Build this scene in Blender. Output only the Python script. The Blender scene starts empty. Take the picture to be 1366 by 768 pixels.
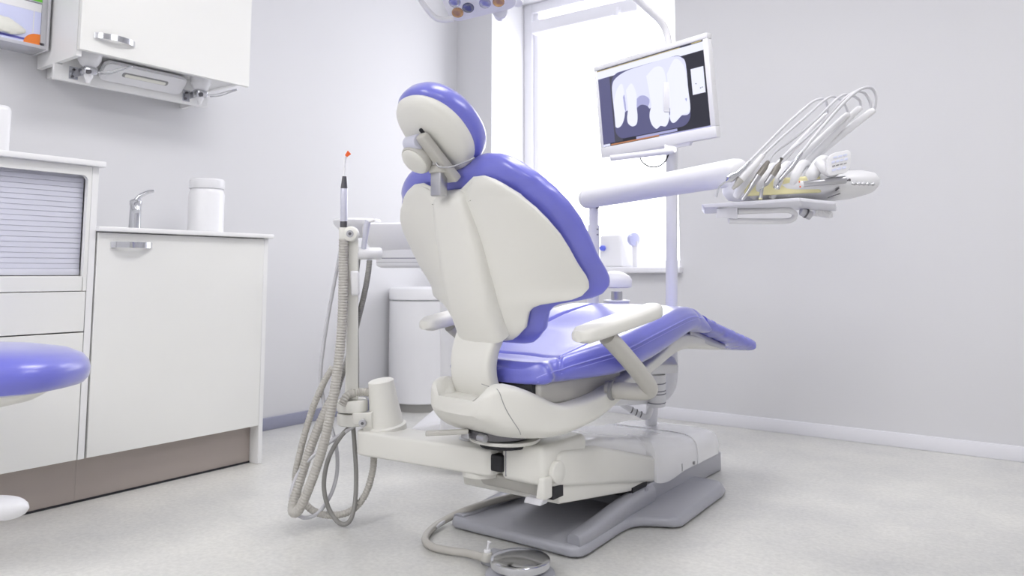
import bpy, bmesh, math, random
from mathutils import Vector as V, Matrix
random.seed(4)
PI = math.pi
S = bpy.context.scene
COL = S.collection

# ------------------------------------------------------------------ camera model
F, CH, YAW, PITCH, PX = 1014.0, 0.77, math.radians(36.0), math.radians(5.5), 683.0
PY = 363 - F*math.tan(PITCH)
FW = V((-math.sin(YAW)*math.cos(PITCH), math.cos(YAW)*math.cos(PITCH), math.sin(PITCH)))
RT = V((math.cos(YAW), math.sin(YAW), 0)); UP = RT.cross(FW)
CAM = V((0, 0, CH))
def P(u, v, d):
    """a point at distance d along the view axis"""
    return CAM + (FW + RT*((u-PX)/F) - UP*((v-PY)/F))*d
def on(u, v, ax, val):
    r = FW + RT*((u-PX)/F) - UP*((v-PY)/F)
    return CAM + r*((val-CAM[ax])/r[ax])

cd = bpy.data.cameras.new('camera'); cam = bpy.data.objects.new('camera', cd); COL.objects.link(cam)
cd.sensor_fit = 'HORIZONTAL'; cd.sensor_width = 36; cd.lens = F*36/1366
cd.shift_y = -(384-PY)/1366
cd.clip_start = .02
cd.dof.use_dof = True; cd.dof.focus_distance = 2.3; cd.dof.aperture_fstop = 3.2
cam.matrix_world = Matrix((( RT.x, UP.x, -FW.x, 0), (RT.y, UP.y, -FW.y, 0), (RT.z, UP.z, -FW.z, CH), (0, 0, 0, 1)))
S.camera = cam

# ------------------------------------------------------------------ materials
def lin(c):
    return tuple(((x/255)/12.92 if x/255 <= .04045 else ((x/255+.055)/1.055)**2.4) for x in c) + (1,)
MATS = {}
def mat(name, rgb, rough=.45, metal=0, noise=0, nscale=60, bump=0, bscale=200, emit=None, spec=.5, sheen=0, coat=0):
    m = bpy.data.materials.new(name); m.use_nodes = True
    nt = m.node_tree; b = nt.nodes['Principled BSDF']
    b.inputs['Base Color'].default_value = lin(rgb)
    b.inputs['Roughness'].default_value = rough; b.inputs['Metallic'].default_value = metal
    b.inputs['Specular IOR Level'].default_value = spec
    b.inputs['Sheen Weight'].default_value = sheen
    b.inputs['Coat Weight'].default_value = coat; b.inputs['Coat Roughness'].default_value = .22
    tc = nt.nodes.new('ShaderNodeTexCoord')
    if noise:
        n = nt.nodes.new('ShaderNodeTexNoise'); n.inputs['Scale'].default_value = nscale; n.inputs['Detail'].default_value = 4
        nt.links.new(tc.outputs['Object'], n.inputs['Vector'])
        mx = nt.nodes.new('ShaderNodeMixRGB'); mx.blend_type = 'MIX'
        mx.inputs[1].default_value = lin(tuple(max(0, c-noise) for c in rgb)); mx.inputs[2].default_value = lin(tuple(min(255, c+noise) for c in rgb))
        nt.links.new(n.outputs['Fac'], mx.inputs[0]); nt.links.new(mx.outputs[0], b.inputs['Base Color'])
    if bump:
        n2 = nt.nodes.new('ShaderNodeTexNoise'); n2.inputs['Scale'].default_value = bscale; n2.inputs['Detail'].default_value = 3
        nt.links.new(tc.outputs['Object'], n2.inputs['Vector'])
        bp = nt.nodes.new('ShaderNodeBump'); bp.inputs['Strength'].default_value = bump; bp.inputs['Distance'].default_value = .002
        nt.links.new(n2.outputs['Fac'], bp.inputs['Height']); nt.links.new(bp.outputs[0], b.inputs['Normal'])
    if emit:
        b.inputs['Emission Color'].default_value = lin(rgb); b.inputs['Emission Strength'].default_value = emit
    MATS[name] = m
    return m
mat('wall_paint', (217, 217, 220), .7, noise=1, nscale=3, bump=.05, bscale=120)
mat('ceiling_paint', (240, 240, 242), .8, noise=1, nscale=3)
mat('skirting_white', (232, 232, 238), .45, noise=1)
mat('skirting_grey', (150, 152, 172), .5, noise=2)
mat('laminate', (235, 235, 232), .38, noise=1, nscale=8)
mat('laminate_edge', (237, 237, 237), .4, noise=1)
mat('gap_grey', (120, 120, 132), .7, noise=1)
mat('steel_kick', (176, 166, 160), .42, metal=.35, noise=5, nscale=5, bump=.05, bscale=90)
mat('rubber_black', (30, 30, 36), .6, noise=2)
mat('shutter', (216, 217, 228), .45, noise=1)
mat('chrome', (208, 209, 214), .14, metal=1, noise=1)
mat('steel', (190, 190, 194), .28, metal=1, noise=2)
mat('dark_steel', (105, 104, 108), .35, metal=.9, noise=2)
mat('joint_grey', (150, 146, 140), .4, metal=.5, noise=2)
mat('chair_white', (229, 228, 222), .38, noise=1, nscale=10, bump=.05, bscale=500)
mat('cover_white', (236, 236, 238), .16, noise=1, spec=.6, coat=.8)
mat('unit_white', (233, 233, 236), .35, noise=1, nscale=10)
mat('arm_beige', (192, 190, 184), .42, noise=1, nscale=20)
mat('seam', (150, 150, 150), .6, noise=1)
mat('base_grey', (168, 169, 177), .3, metal=.1, noise=2, nscale=30, bump=.12, bscale=350)
mat('vinyl_blue', (102, 105, 206), .33, noise=3, nscale=14, bump=.15, bscale=420, spec=.6, sheen=.4, coat=.8)
mat('vinyl_piping', (150, 152, 232), .4, noise=3)
mat('foot_film', (112, 114, 214), .2, noise=10, nscale=18, bump=.6, bscale=30, coat=.5)
mat('hose_grey', (190, 187, 181), .45, noise=2)
mat('hose_dark', (150, 149, 146), .45, noise=2)
mat('hose_light', (205, 205, 210), .4, noise=2)
mat('metal_white', (215, 216, 230), .3, metal=.3, noise=1)
mat('tip_white', (245, 245, 247), .4, noise=1)
mat('orange', (245, 105, 40), .5, noise=3)
mat('green', (110, 205, 60), .5, noise=4)
mat('carton', (214, 218, 250), .5, noise=2)
mat('carton_stripe', (84, 84, 170), .5, noise=2)
mat('carton_orange', (243, 132, 48), .5, noise=3)
mat('latex', (232, 232, 224), .6, noise=3, bump=.2, bscale=60)
mat('yellow', (243, 236, 184), .5, noise=4)
mat('tray_plastic', (231, 231, 239), .3, noise=1)
mat('blue_knob', (95, 110, 220), .4, noise=2)
mat('pvc', (238, 238, 244), .35, noise=1)
mat('button_blue', (220, 224, 246), .4, noise=1)
mat('lens_orange', (196, 156, 112), .25, metal=.6, noise=30, nscale=120)
mat('lens_grey', (120, 122, 138), .2, metal=.8, noise=20, nscale=120)
mat('lens_blue', (172, 174, 192), .2, metal=.7, noise=20, nscale=120)
mat('fill_panel_diffuser', (250, 250, 255), .5, noise=1, emit=2)  # glowing face of the added ceiling fill panels
for nme, c, e in (('screen_black', (34, 34, 48), .9), ('screen_violet', (92, 92, 134), .9), ('screen_grey', (176, 177, 222), .9), ('screen_light', (226, 228, 254), .97),
               ('screen_white', (236, 238, 255), 1.0), ('screen_orange', (206, 140, 96), .8), ('screen_yellow', (214, 196, 140), .8), ('screen_dark_line', (74, 74, 90), .8)):
    m = mat(nme, c, .3, emit=e); m.node_tree.nodes['Principled BSDF'].inputs['Base Color'].default_value = lin((20, 20, 24))

def clear_mat(name, tint, mixf, rough=.05):
    m = bpy.data.materials.new(name); m.use_nodes = True; nt = m.node_tree
    nt.nodes.remove(nt.nodes['Principled BSDF']); o = nt.nodes['Material Output']
    tr = nt.nodes.new('ShaderNodeBsdfTransparent'); tr.inputs[0].default_value = lin(tint)
    gl = nt.nodes.new('ShaderNodeBsdfGlossy'); gl.inputs['Roughness'].default_value = rough
    mx = nt.nodes.new('ShaderNodeMixShader'); mx.inputs[0].default_value = mixf
    nt.links.new(tr.outputs[0], mx.inputs[1]); nt.links.new(gl.outputs[0], mx.inputs[2])
    nt.links.new(mx.outputs[0], o.inputs[0]); MATS[name] = m
clear_mat('glass', (252, 252, 253), .05)
clear_mat('acrylic', (240, 240, 246), .12)
fm = mat('frosted', (238, 238, 243), .25, noise=1); fm.node_tree.nodes['Principled BSDF'].inputs['Alpha'].default_value = .45

def floor_mat():
    m = bpy.data.materials.new('floor_vinyl'); m.use_nodes = True; nt = m.node_tree; b = nt.nodes['Principled BSDF']
    tc = nt.nodes.new('ShaderNodeTexCoord')
    def noise(sc, det, r=.6):
        n = nt.nodes.new('ShaderNodeTexNoise'); n.inputs['Scale'].default_value = sc; n.inputs['Detail'].default_value = det; n.inputs['Roughness'].default_value = r
        nt.links.new(tc.outputs['Object'], n.inputs['Vector']); return n
    def ramp(n, stops):
        r = nt.nodes.new('ShaderNodeValToRGB'); cr = r.color_ramp
        cr.elements[0].position, cr.elements[0].color = stops[0][0], lin(stops[0][1])
        cr.elements[1].position, cr.elements[1].color = stops[1][0], lin(stops[1][1])
        nt.links.new(n.outputs['Fac'], r.inputs[0]); return r
    big = ramp(noise(3.2, 6, .62), ((.3, (206, 206, 204)), (.68, (226, 225, 220))))
    fine = ramp(noise(70, 3), ((.3, (232, 232, 232)), (.7, (255, 255, 255))))
    mx = nt.nodes.new('ShaderNodeMixRGB'); mx.blend_type = 'MULTIPLY'; mx.inputs[0].default_value = .8
    nt.links.new(big.outputs[0], mx.inputs[1]); nt.links.new(fine.outputs[0], mx.inputs[2]); nt.links.new(mx.outputs[0], b.inputs['Base Color'])
    b.inputs['Roughness'].default_value = .29; b.inputs['Specular IOR Level'].default_value = .45
    bp = nt.nodes.new('ShaderNodeBump'); bp.inputs['Strength'].default_value = .08; bp.inputs['Distance'].default_value = .002
    n3 = noise(160, 2); nt.links.new(n3.outputs['Fac'], bp.inputs['Height']); nt.links.new(bp.outputs[0], b.inputs['Normal'])
    MATS['floor_vinyl'] = m
floor_mat()

# ------------------------------------------------------------------ geometry helpers: every one returns (verts, faces)
def from_bm(bm):
    bm.verts.index_update()
    g = ([v.co.copy() for v in bm.verts], [[v.index for v in f.verts] for f in bm.faces]); bm.free(); return g
def join(*gs):
    vs, fs = [], []
    for g in gs:
        o = len(vs); vs += list(g[0]); fs += [[i+o for i in f] for f in g[1]]
    return vs, fs
def xf(g, M): return [M @ V(v) for v in g[0]], g[1]
def fmap(g, fn): return [V(fn(V(v))) for v in g[0]], g[1]
def bevel_geom(g, r, seg=3):
    if r <= 0: return g
    bm = bmesh.new(); vs = [bm.verts.new(v) for v in g[0]]
    for f in g[1]: bm.faces.new([vs[i] for i in f])
    bmesh.ops.recalc_face_normals(bm, faces=bm.faces)
    es = [e for e in bm.edges if e.calc_face_angle(0) > .35]
    bmesh.ops.bevel(bm, geom=es, offset=r, offset_type='OFFSET', segments=seg, profile=.5, affect='EDGES', clamp_overlap=True)
    return from_bm(bm)
def hexa(p, r=0, seg=3):
    """p: four points of the bottom then four of the top, same order"""
    return bevel_geom(([V(q) for q in p], [[3, 2, 1, 0], [4, 5, 6, 7], [0, 1, 5, 4], [1, 2, 6, 5], [2, 3, 7, 6], [3, 0, 4, 7]]), r, seg)
def box(x0, x1, y0, y1, z0, z1, r=0, seg=3):
    return hexa([(x0, y0, z0), (x1, y0, z0), (x1, y1, z0), (x0, y1, z0), (x0, y0, z1), (x1, y0, z1), (x1, y1, z1), (x0, y1, z1)], r, seg)
def prism(poly, fn, a, b, r=0, seg=2):
    """extrude a 2-D polygon; fn(p, q, h) -> xyz"""
    n = len(poly); vs = [V(fn(p[0], p[1], a)) for p in poly] + [V(fn(p[0], p[1], b)) for p in poly]
    fs = [list(range(n))[::-1], list(range(n, 2*n))] + [[i, (i+1) % n, n+(i+1) % n, n+i] for i in range(n)]
    return bevel_geom((vs, fs), r, seg)
XY = lambda p, q, h: (p, q, h)
YZ = lambda p, q, h: (h, p, q)
def loft(rings, cap=True, closed=False):
    n = len(rings[0]); vs = [V(p) for r in rings for p in r]; fs = []
    m = len(rings)
    for k in range(m if closed else m-1):
        a, b = k*n, ((k+1) % m)*n
        for i in range(n): j = (i+1) % n; fs.append([a+i, a+j, b+j, b+i])
    if cap and not closed: fs.append(list(range(n))[::-1]); fs.append(list(range((m-1)*n, m*n)))
    return vs, fs
def frame(d):
    d = V(d).normalized(); a = V((0, 0, 1)) if abs(d.z) < .9 else V((1, 0, 0))
    x = a.cross(d).normalized(); return x, d.cross(x)
def ring(c, d, r, n=20):
    x, y = frame(d); c = V(c); return [c + x*(r*math.cos(2*PI*i/n)) + y*(r*math.sin(2*PI*i/n)) for i in range(n)]
def cyl(p0, p1, r0, r1=None, n=24, bev=0):
    r1 = r0 if r1 is None else r1; p0, p1 = V(p0), V(p1); d = p1-p0; L = d.length; u = d/L
    if bev:
        k = bev*.3
        pr = [(0, r0-bev), (k, r0-k), (bev, r0), (L-bev, r1), (L-k, r1-k), (L, r1-bev)]
    else: pr = [(0, r0), (L, r1)]
    return loft([ring(p0+u*t, d, max(r, 1e-4), n) for t, r in pr])
def lathe(p0, d, prof, n=32):
    d = V(d).normalized(); return loft([ring(V(p0)+d*t, d, max(r, 1e-4), n) for t, r in prof])
def spline(pts, k=8):
    pts = [V(p) for p in pts]
    if len(pts) == 2: return [pts[0].lerp(pts[1], i/k) for i in range(k+1)]
    q = [pts[0]*2-pts[1]] + pts + [pts[-1]*2-pts[-2]]; out = []
    for i in range(1, len(q)-2):
        a, b, c, d = q[i-1:i+3]
        for s in range(k):
            t = s/k
            out.append(.5*((2*b)+(c-a)*t+(2*a-5*b+4*c-d)*t*t+(-a+3*b-3*c+d)*t**3))
    out.append(pts[-1]); return out
def sweep(path, rs, n=12, flat=1.0, ref=None):
    """tube along a polyline with parallel transport; rs a number or function of 0..1"""
    m = len(path); rings = []
    t0 = (path[1]-path[0]).normalized(); x, y = frame(t0)
    if ref is not None: x = (V(ref)-t0*t0.dot(V(ref))).normalized(); y = t0.cross(x)
    for i, p in enumerate(path):
        t = (path[min(i+1, m-1)]-path[max(i-1, 0)]).normalized()
        x = (x-t*t.dot(x)).normalized(); y = t.cross(x)
        r = rs(i/(m-1)) if callable(rs) else rs
        rings.append([p + x*(r*math.cos(2*PI*k/n)) + y*(r*flat*math.sin(2*PI*k/n)) for k in range(n)])
    return loft(rings)
def tube(pts, r, n=12, k=8): return sweep(spline(pts, k), r, n)
def ribbed(pts, r, pitch=.006, amp=.1, n=12):
    """corrugated hose"""
    path = spline(pts, 14); L = [0]
    for a, b in zip(path, path[1:]): L.append(L[-1]+(b-a).length)
    N = max(8, int(L[-1]/pitch*4)); out = []; j = 0
    for i in range(N+1):
        s = L[-1]*i/N
        while j < len(L)-2 and L[j+1] < s: j += 1
        f = (s-L[j])/max(1e-9, L[j+1]-L[j]); out.append(path[j].lerp(path[j+1], f))
    return sweep(out, lambda t: r*(1+amp*(-1 if int(round(t*N)) % 4 in (0,) else (.5 if int(round(t*N)) % 4 == 2 else 0))), n)
def ball(c, rx, ry=None, rz=None, n=20, m=12):
    ry = rx if ry is None else ry; rz = rx if rz is None else rz; c = V(c)
    return loft([[c+V((rx*math.cos(a)*math.cos(2*PI*i/n), ry*math.cos(a)*math.sin(2*PI*i/n), rz*math.sin(a))) for i in range(n)] for a in [(-.499+.998*k/m)*PI for k in range(m+1)]])
def interp(tab, x):
    if x <= tab[0][0]: return tab[0][1]
    for (a, p), (b, q) in zip(tab, tab[1:]):
        if x <= b: return p+(q-p)*(x-a)/(b-a)
    return tab[-1][1]
def sinterp(tab, x):
    """smooth (monotone-ish Catmull) table lookup"""
    if x <= tab[0][0]: return tab[0][1]
    if x >= tab[-1][0]: return tab[-1][1]
    for i in range(len(tab)-1):
        if x <= tab[i+1][0]:
            (x1, y1), (x2, y2) = tab[i], tab[i+1]
            x0, y0 = tab[i-1] if i else (2*x1-x2, 2*y1-y2)
            x3, y3 = tab[i+2] if i+2 < len(tab) else (2*x2-x1, 2*y2-y1)
            h = x2-x1; t = (x-x1)/h; m1 = (y2-y0)/(x2-x0)*h; m2 = (y3-y1)/(x3-x1)*h
            return (2*t**3-3*t*t+1)*y1+(t**3-2*t*t+t)*m1+(-2*t**3+3*t*t)*y2+(t**3-t*t)*m2
def spow(x, e): return math.copysign(abs(x)**e, x)
def smooth01(t): t = max(0, min(1, t)); return t*t*(3-2*t)
def rrect(cx, cy, w, h, r, n=6):
    out = []
    for sx, sy, a0 in ((1, 1, 0), (-1, 1, 90), (-1, -1, 180), (1, -1, 270)):
        for i in range(n+1):
            a = math.radians(a0+90*i/n); out.append((cx+sx*(w/2-r)+r*math.cos(a), cy+sy*(h/2-r)+r*math.sin(a)))
    return out

# ------------------------------------------------------------------ object helpers
MW = {}
def props(o, label=None, cat=None, group=None, kind=None):
    if label: o['label'] = label
    if cat: o['category'] = cat
    if group: o['group'] = group
    if kind: o['kind'] = kind
    return o
def thing(name, label, cat, loc=(0, 0, 0), rotz=0, group=None):
    o = bpy.data.objects.new(name, None); COL.objects.link(o); o.empty_display_size = .05
    o.location = loc; o.rotation_euler = (0, 0, rotz); MW[o] = Matrix.Translation(V(loc)) @ Matrix.Rotation(rotz, 4, 'Z')
    return props(o, label, cat, group)
def mk(name, parts, parent=None, local=False, angle=38, label=None, origin=None):
    """ONE mesh object out of (geometry, material) pairs given in world space (or the parent's space if local)"""
    if isinstance(parts, tuple): parts = [parts]
    names = []; vs, fs, mi = [], [], []
    for g, mn in parts:
        if mn not in names: names.append(mn)
        o = len(vs); vs += list(g[0]); fs += [[i+o for i in f] for f in g[1]]; mi += [names.index(mn)]*len(g[1])
    if parent is not None: M = MW[parent]
    elif origin is not None: M = Matrix.Translation(V(origin))
    else: M = Matrix.Identity(4)
    inv = M.inverted()
    me = bpy.data.meshes.new(name)
    me.from_pydata([tuple(V(v) if local else inv @ V(v)) for v in vs], [], fs)
    for n in names: me.materials.append(MATS[n])
    me.polygons.foreach_set('material_index', mi)
    bm = bmesh.new(); bm.from_mesh(me); bmesh.ops.recalc_face_normals(bm, faces=bm.faces); bm.to_mesh(me); bm.free()
    me.polygons.foreach_set('use_smooth', [True]*len(me.polygons)); me.set_sharp_from_angle(angle=math.radians(angle))
    o = bpy.data.objects.new(name, me); COL.objects.link(o)
    if parent is not None: o.parent = parent
    elif origin is not None: o.location = origin
    MW[o] = M
    if label: o['label'] = label
    return o
def struct(name, parts, parent=None):
    o = mk(name, parts, parent)
    if parent is None: o['kind'] = 'structure'
    return o

# ================================================================== ROOM
XL, YB, XR, YF, ZC = -3.22, 3.81, 2.2, -3.4, 2.75
WX0, WX1, WZ0, WZ1 = -2.93, -1.665, .77, 2.6      # window recess
struct('floor', (box(XL-.2, XR+.2, YF-.2, YB+.45, -.1, 0), 'floor_vinyl'))
struct('ceiling', (box(XL-.2, XR+.2, YF-.2, YB+.45, ZC, ZC+.1), 'ceiling_paint'))
struct('wall_left', (box(XL-.2, XL, YF-.2, YB+.45, 0, ZC), 'wall_paint'))
struct('wall_right', (box(XR, XR+.2, YF-.2, YB+.45, 0, ZC), 'wall_paint'))
struct('wall_front', (box(XL, XR, YF-.2, YF, 0, ZC), 'wall_paint'))
struct('wall_back', (join(box(XL, WX0, YB, YB+.44, 0, ZC), box(WX1, XR, YB, YB+.44, 0, ZC), box(WX0, WX1, YB, YB+.44, 0, WZ0), box(WX0, WX1, YB, YB+.44, WZ1, ZC)), 'wall_paint'))
struct('baseboard_back', (box(XL+.015, XR, YB-.014, YB, 0, .062, .003, 2), 'skirting_white'))
struct('baseboard_left', (box(XL, XL+.014, YF, YB-.001, 0, .06, .003, 2), 'skirting_grey'))
# window: frame, panes, sill, blind
win = thing('window_1', None, None, (-2.3, YB+.36, WZ0)); win['kind'] = 'structure'
fy0, fy1 = YB+.36, YB+.43
mk('window_frame', (join(box(WX0, WX0+.07, fy0, fy1, WZ0, WZ1, .006), box(WX1-.07, WX1, fy0, fy1, WZ0, WZ1, .006), box(WX0+.07, WX1-.07, fy0, fy1, WZ0, WZ0+.07, .006), box(WX0+.07, WX1-.07, fy0, fy1, WZ1-.07, WZ1, .006),
    box(WX0+.07, WX0+.115, fy0+.015, fy1-.01, WZ0+.07, WZ1-.07, .005), box(WX1-.115, WX1-.07, fy0+.015, fy1-.01, WZ0+.07, WZ1-.07, .005)), 'pvc'), win)
mk('window_pane', (box(WX0+.1, WX1-.1, fy0+.03, fy0+.036, WZ0+.06, WZ1-.06), 'glass'), win)
mk('window_sill', (box(WX0, WX1, YB-.0, fy0, WZ0, WZ0+.028, 0), 'pvc'), win)
mk('sill_nosing', (box(WX0-.02, WX1+.02, YB-.05, YB+.0, WZ0-.004, WZ0+.028, .006), 'pvc'), win)
bl = mk('blind_cassette', (join(box(-2.82, -2.03, fy0-.075, fy0-.005, 2.36, 2.45, .012),), 'pvc'), win)
mk('blind_knob', (cyl((-2.16, fy0-.10, 2.335), (-2.16, fy0-.075, 2.40), .02, .016, 16, .004), 'pvc'), bl)

# ================================================================== CABINETS (left wall)
CX = -2.68     # front plane of the fronts
BX = XL+.005
def handle(y0, y1, z, xf_, h=.021, bow=.03):
    n = 16; pts = []
    out_, inn = [], []
    for i in range(n+1):
        t = i/n; y = y0+(y1-y0)*t; b = bow*math.sin(PI*t)**.65
        out_.append((xf_+b+.003, y)); inn.append((xf_+b-.001, y))
    return prism(out_+inn[::-1], XY, z-h/2, z+h/2)
# tall cabinet with roller shutter
tc = thing('storage_cabinet', 'tall white storage cabinet with a grey roller shutter, left of the base cabinet', 'cabinet', (-2.95, .85, 0))
TY0, TY1 = .30, 1.268
mk('carcass', (join(box(BX, CX-.002, TY1-.022, TY1, .152, 1.13, .001, 1), box(BX, CX-.002, TY0, TY0+.02, .152, 1.13), box(BX, BX+.012, TY0+.02, TY1-.022, .152, 1.13),
      box(BX+.012, CX-.025, TY0+.02, TY1-.022, .152, .17), box(BX+.012, CX-.025, TY0+.02, TY1-.022, .74, .758)), 'laminate_edge'), tc)
mk('top_panel', (box(BX, CX+.022, TY0-.01, TY1+.012, 1.13, 1.149, .003, 2), 'laminate_edge'), tc)
mk('shutter_frame', (join(box(CX-.02, CX, TY0+.02, TY1-.024, 1.098, 1.129), prism([(1.2321, 1.0985), (1.2321, 1.078)]+[(1.2121+.02*math.cos(a), 1.078+.0205*math.sin(a)) for a in [PI/2*k/8 for k in range(1, 9)]], YZ, CX-.02, CX), box(CX-.02, CX, 1.232, TY1-.024, .708, 1.098)), 'laminate'), tc)
sl = []
for i in range(18):
    z = .782+i*.0172; sl.append(prism([(z, CX-.039), (z+.0012, CX-.0355), (z+.0155, CX-.035), (z+.0168, CX-.039)], lambda a, b, h: (b, h, a), TY0+.02, 1.234))
mk('roller_shutter', [(join(*sl), 'shutter'), (box(CX-.045, CX-.038, TY0+.02, 1.234, .762, 1.1), 'shutter')], tc)
mk('shutter_rail', (box(CX-.05, CX-.026, TY0+.02, 1.232, .76, .781, .002, 2), 'shutter'), tc)
mk('fixed_panel', (box(CX-.02, CX, TY0+.02, 1.2305, .708, .757, .001, 1), 'laminate'), tc)
mk('drawer', (box(CX-.02, CX, TY0+.02, 1.243, .573, .7055, .0012, 1), 'laminate'), tc)
mk('door', (box(CX-.02, CX, TY0+.02, 1.243, .153, .569, .0012, 1), 'laminate'), tc)
mk('cabinet_plinth', [(box(BX, CX-.055, TY0, TY1, .004, .152), 'steel_kick'), (box(CX-.056, CX-.052, TY0, TY1, 0, .007), 'rubber_black')], tc)
# base cabinet
bc = thing('base_cabinet', 'low white base cabinet with one wide door and bowed chrome handle', 'cabinet', (-2.95, 1.62, 0))
BY0, BY1 = 1.271, 1.965
mk('carcass', (join(box(BX, CX-.022, BY0, BY0+.02, .152, .909), box(BX, CX-.0, BY1-.02, BY1, .001, .909, .0015, 1), box(BX, BX+.012, BY0+.02, BY1-.02, .152, .909), box(BX+.012, CX-.03, BY0+.02, BY1-.02, .152, .17)), 'laminate_edge'), bc)
d_ = mk('door', (box(CX-.02, CX, BY0+.003, BY1-.0205, .153, .9065, .0012, 1), 'laminate'), bc)
mk('handle', (handle(1.318, 1.466, .866, CX), 'chrome'), d_, label='bowed chrome handle')
mk('cabinet_plinth', [(box(BX, CX-.055, 1.2685, BY1-.021, .004, .152), 'steel_kick'), (box(CX-.056, CX-.052, 1.2685, BY1-.021, 0, .007), 'rubber_black')], bc, label='brushed steel plinth')
wt = mk('worktop', (box(BX, CX+.022, BY0-.005, BY1+.012, .910, .9265, .003, 2), 'laminate_edge'), None, origin=(-2.95, 1.6, .91))
props(wt, 'thin white worktop over the base cabinet, under the tap and tub', 'worktop')
# tap
fp = V((-2.93, 1.53, .927))
tap = thing('tap', 'chrome single lever tap standing on the white worktop', 'tap', fp)
mk('body', (lathe(fp, (0, 0, 1), [(0, .03), (.006, .03), (.008, .022), (.1, .02), (.105, .022), (.12, .022), (.126, .016)]), 'chrome'), tap)
mk('spout', (tube([fp+V((0, 0, .085)), fp+V((.06, -.03, .1)), fp+V((.11, -.055, .095)), fp+V((.125, -.062, .07))], .013), 'chrome'), tap)
mk('lever', (tube([fp+V((0, 0, .122)), fp+V((.008, .012, .14)), fp+V((.02, .035, .156)), fp+V((.03, .055, .162))], lambda t: .010-.004*t), 'chrome'), tap)
# tub
tb = V((-2.95, 1.845, .927))
tub = thing('tub', 'plain white plastic tub with screw lid on the worktop', 'tub', tb)
mk('body', (lathe(tb, (0, 0, 1), [(0, .066), (.006, .072), (.17, .072), (.188, .066), (.196, .062), (.2, .062)], 40), 'unit_white'), tub)
mk('lid', (lathe(tb+V((0, 0, .196)), (0, 0, 1), [(0, .069), (.004, .0715), (.034, .0715), (.041, .066), (.042, .03)], 40), 'unit_white'), tub)
# white appliance at the left edge of the tall cabinet
ap = mk('sterilizer_box', [(box(-3.12, -2.82, .70, 1.045, 1.1495, 1.325, .02, 4), 'unit_white')], None, origin=(-2.95, .87, 1.1495))
props(ap, 'rounded white box standing on top of the tall shutter cabinet', 'box')
# wall cabinet
WC = -2.87
wc = thing('wall_cabinet', 'white wall cabinet with bowed handle hung above the worktop', 'cabinet', (-3.04, 1.62, 1.582))
mk('carcass', (join(box(BX, WC-.021, 1.262, 1.282, 1.56, 2.3, .001, 1), box(BX, WC-.021, 1.957, 1.977, 1.60, 2.3), box(BX, WC-.021, 1.282, 1.957, 2.28, 2.3), box(BX, BX+.01, 1.282, 1.957, 1.60, 2.28), box(BX, WC-.021, 1.282, 1.957, 1.605, 1.62)), 'laminate_edge'), wc)
d_ = mk('door', (box(WC-.019, WC, 1.264, 1.979, 1.582, 2.3, .0012, 1), 'laminate'), wc)
mk('handle', (handle(1.312, 1.465, 1.645, WC), 'chrome'), d_, label='bowed chrome handle')
# dispenser housing below the wall cabinet
DX = -3.05
dh = thing('dispenser_housing', 'white housing under the wall cabinet with paper towel slot', 'dispenser', (-3.13, 1.58, 1.497))
mk('housing', (join(box(DX-.016, DX, 1.285, 1.895, 1.497, 1.604, .001, 1), box(DX-.016, DX, 1.257, 1.285, 1.497, 1.558), box(BX, DX-.016, 1.86, 1.875, 1.51, 1.604), box(BX, DX-.016, 1.30, 1.315, 1.53, 1.604)), 'laminate_edge'), dh)
def slant(p, q, h):   # panel coordinates: p along the wall, q up the slant, h out of it
    base = V((DX+.004, p, 1.528)); e = V((.075, 0, .068)).normalized(); nrm = V((.068, 0, -.075)).normalized()
    return base + e*q + nrm*h
pl = mk('towel_panel', [(prism(rrect(1.585, .045, .34, .085, .025), slant, .0, .008, .003), 'unit_white'), (prism(rrect(1.585, .045, .345, .09, .025), slant, -.012, .0), 'unit_white')], dh)
mk('towel_slot', [(prism(rrect(1.585, .05, .19, .022, .008), slant, .008, .0095), 'seam'), (prism(rrect(1.585, .048, .17, .014, .006), slant, .0095, .0115), 'latex')], pl)
def soap(y, label):
    o = V((DX, y, 1.535))
    t = thing('soap_dispenser', label, 'dispenser', o, 0, 'soap dispensers under the wall cabinet')
    mk('bracket', [(box(DX, DX+.004, y-.016, y+.016, 1.508, 1.556), 'chrome'), (box(DX+.004, DX+.045, y+.012, y+.016, 1.52, 1.55), 'steel'), (join(cyl((DX+.004, y, 1.545), (DX+.008, y, 1.545), .005), cyl((DX+.004, y-.004, 1.518), (DX+.008, y-.004, 1.518), .005)), 'dark_steel')], t)
    c = V((DX+.06, y+.03, 1.535))
    mk('pump_body', [(box(c.x-.022, c.x+.022, c.y-.024, c.y+.024, 1.522, 1.553, .006), 'chrome'), (cyl(c+V((.02, -.012, -.006)), c+V((.03, -.012, -.006)), .009), 'dark_steel')], t)
    mk('spout', (lathe(c+V((0, 0, -.013)), (0, 0, -1), [(0, .016), (.01, .015), (.02, .009), (.032, .007)], 16), 'unit_white'), t)
    mk('bottle', (lathe(c+V((0, 0, .018)), (0, 0, 1), [(0, .02), (.008, .03), (.03, .042), (.052, .044)], 20), 'unit_white'), t)
    a = c+V((.015, .024, 0)); L = [a, a+V((.03, .03, .006)), a+V((.06, .06, .02)), a+V((.075, .085, .03)), a+V((.07, .098, .032)), a+V((.055, .08, .022)), a+V((.03, .045, .002)), a+V((.005, .01, -.006))]
    mk('lever', (tube(L, .0028, 8), 'chrome'), t)
soap(1.325, 'chrome and white soap dispenser at the left end under the wall cabinet')
soap(1.79, 'chrome and white soap dispenser at the right end under the wall cabinet')
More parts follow.
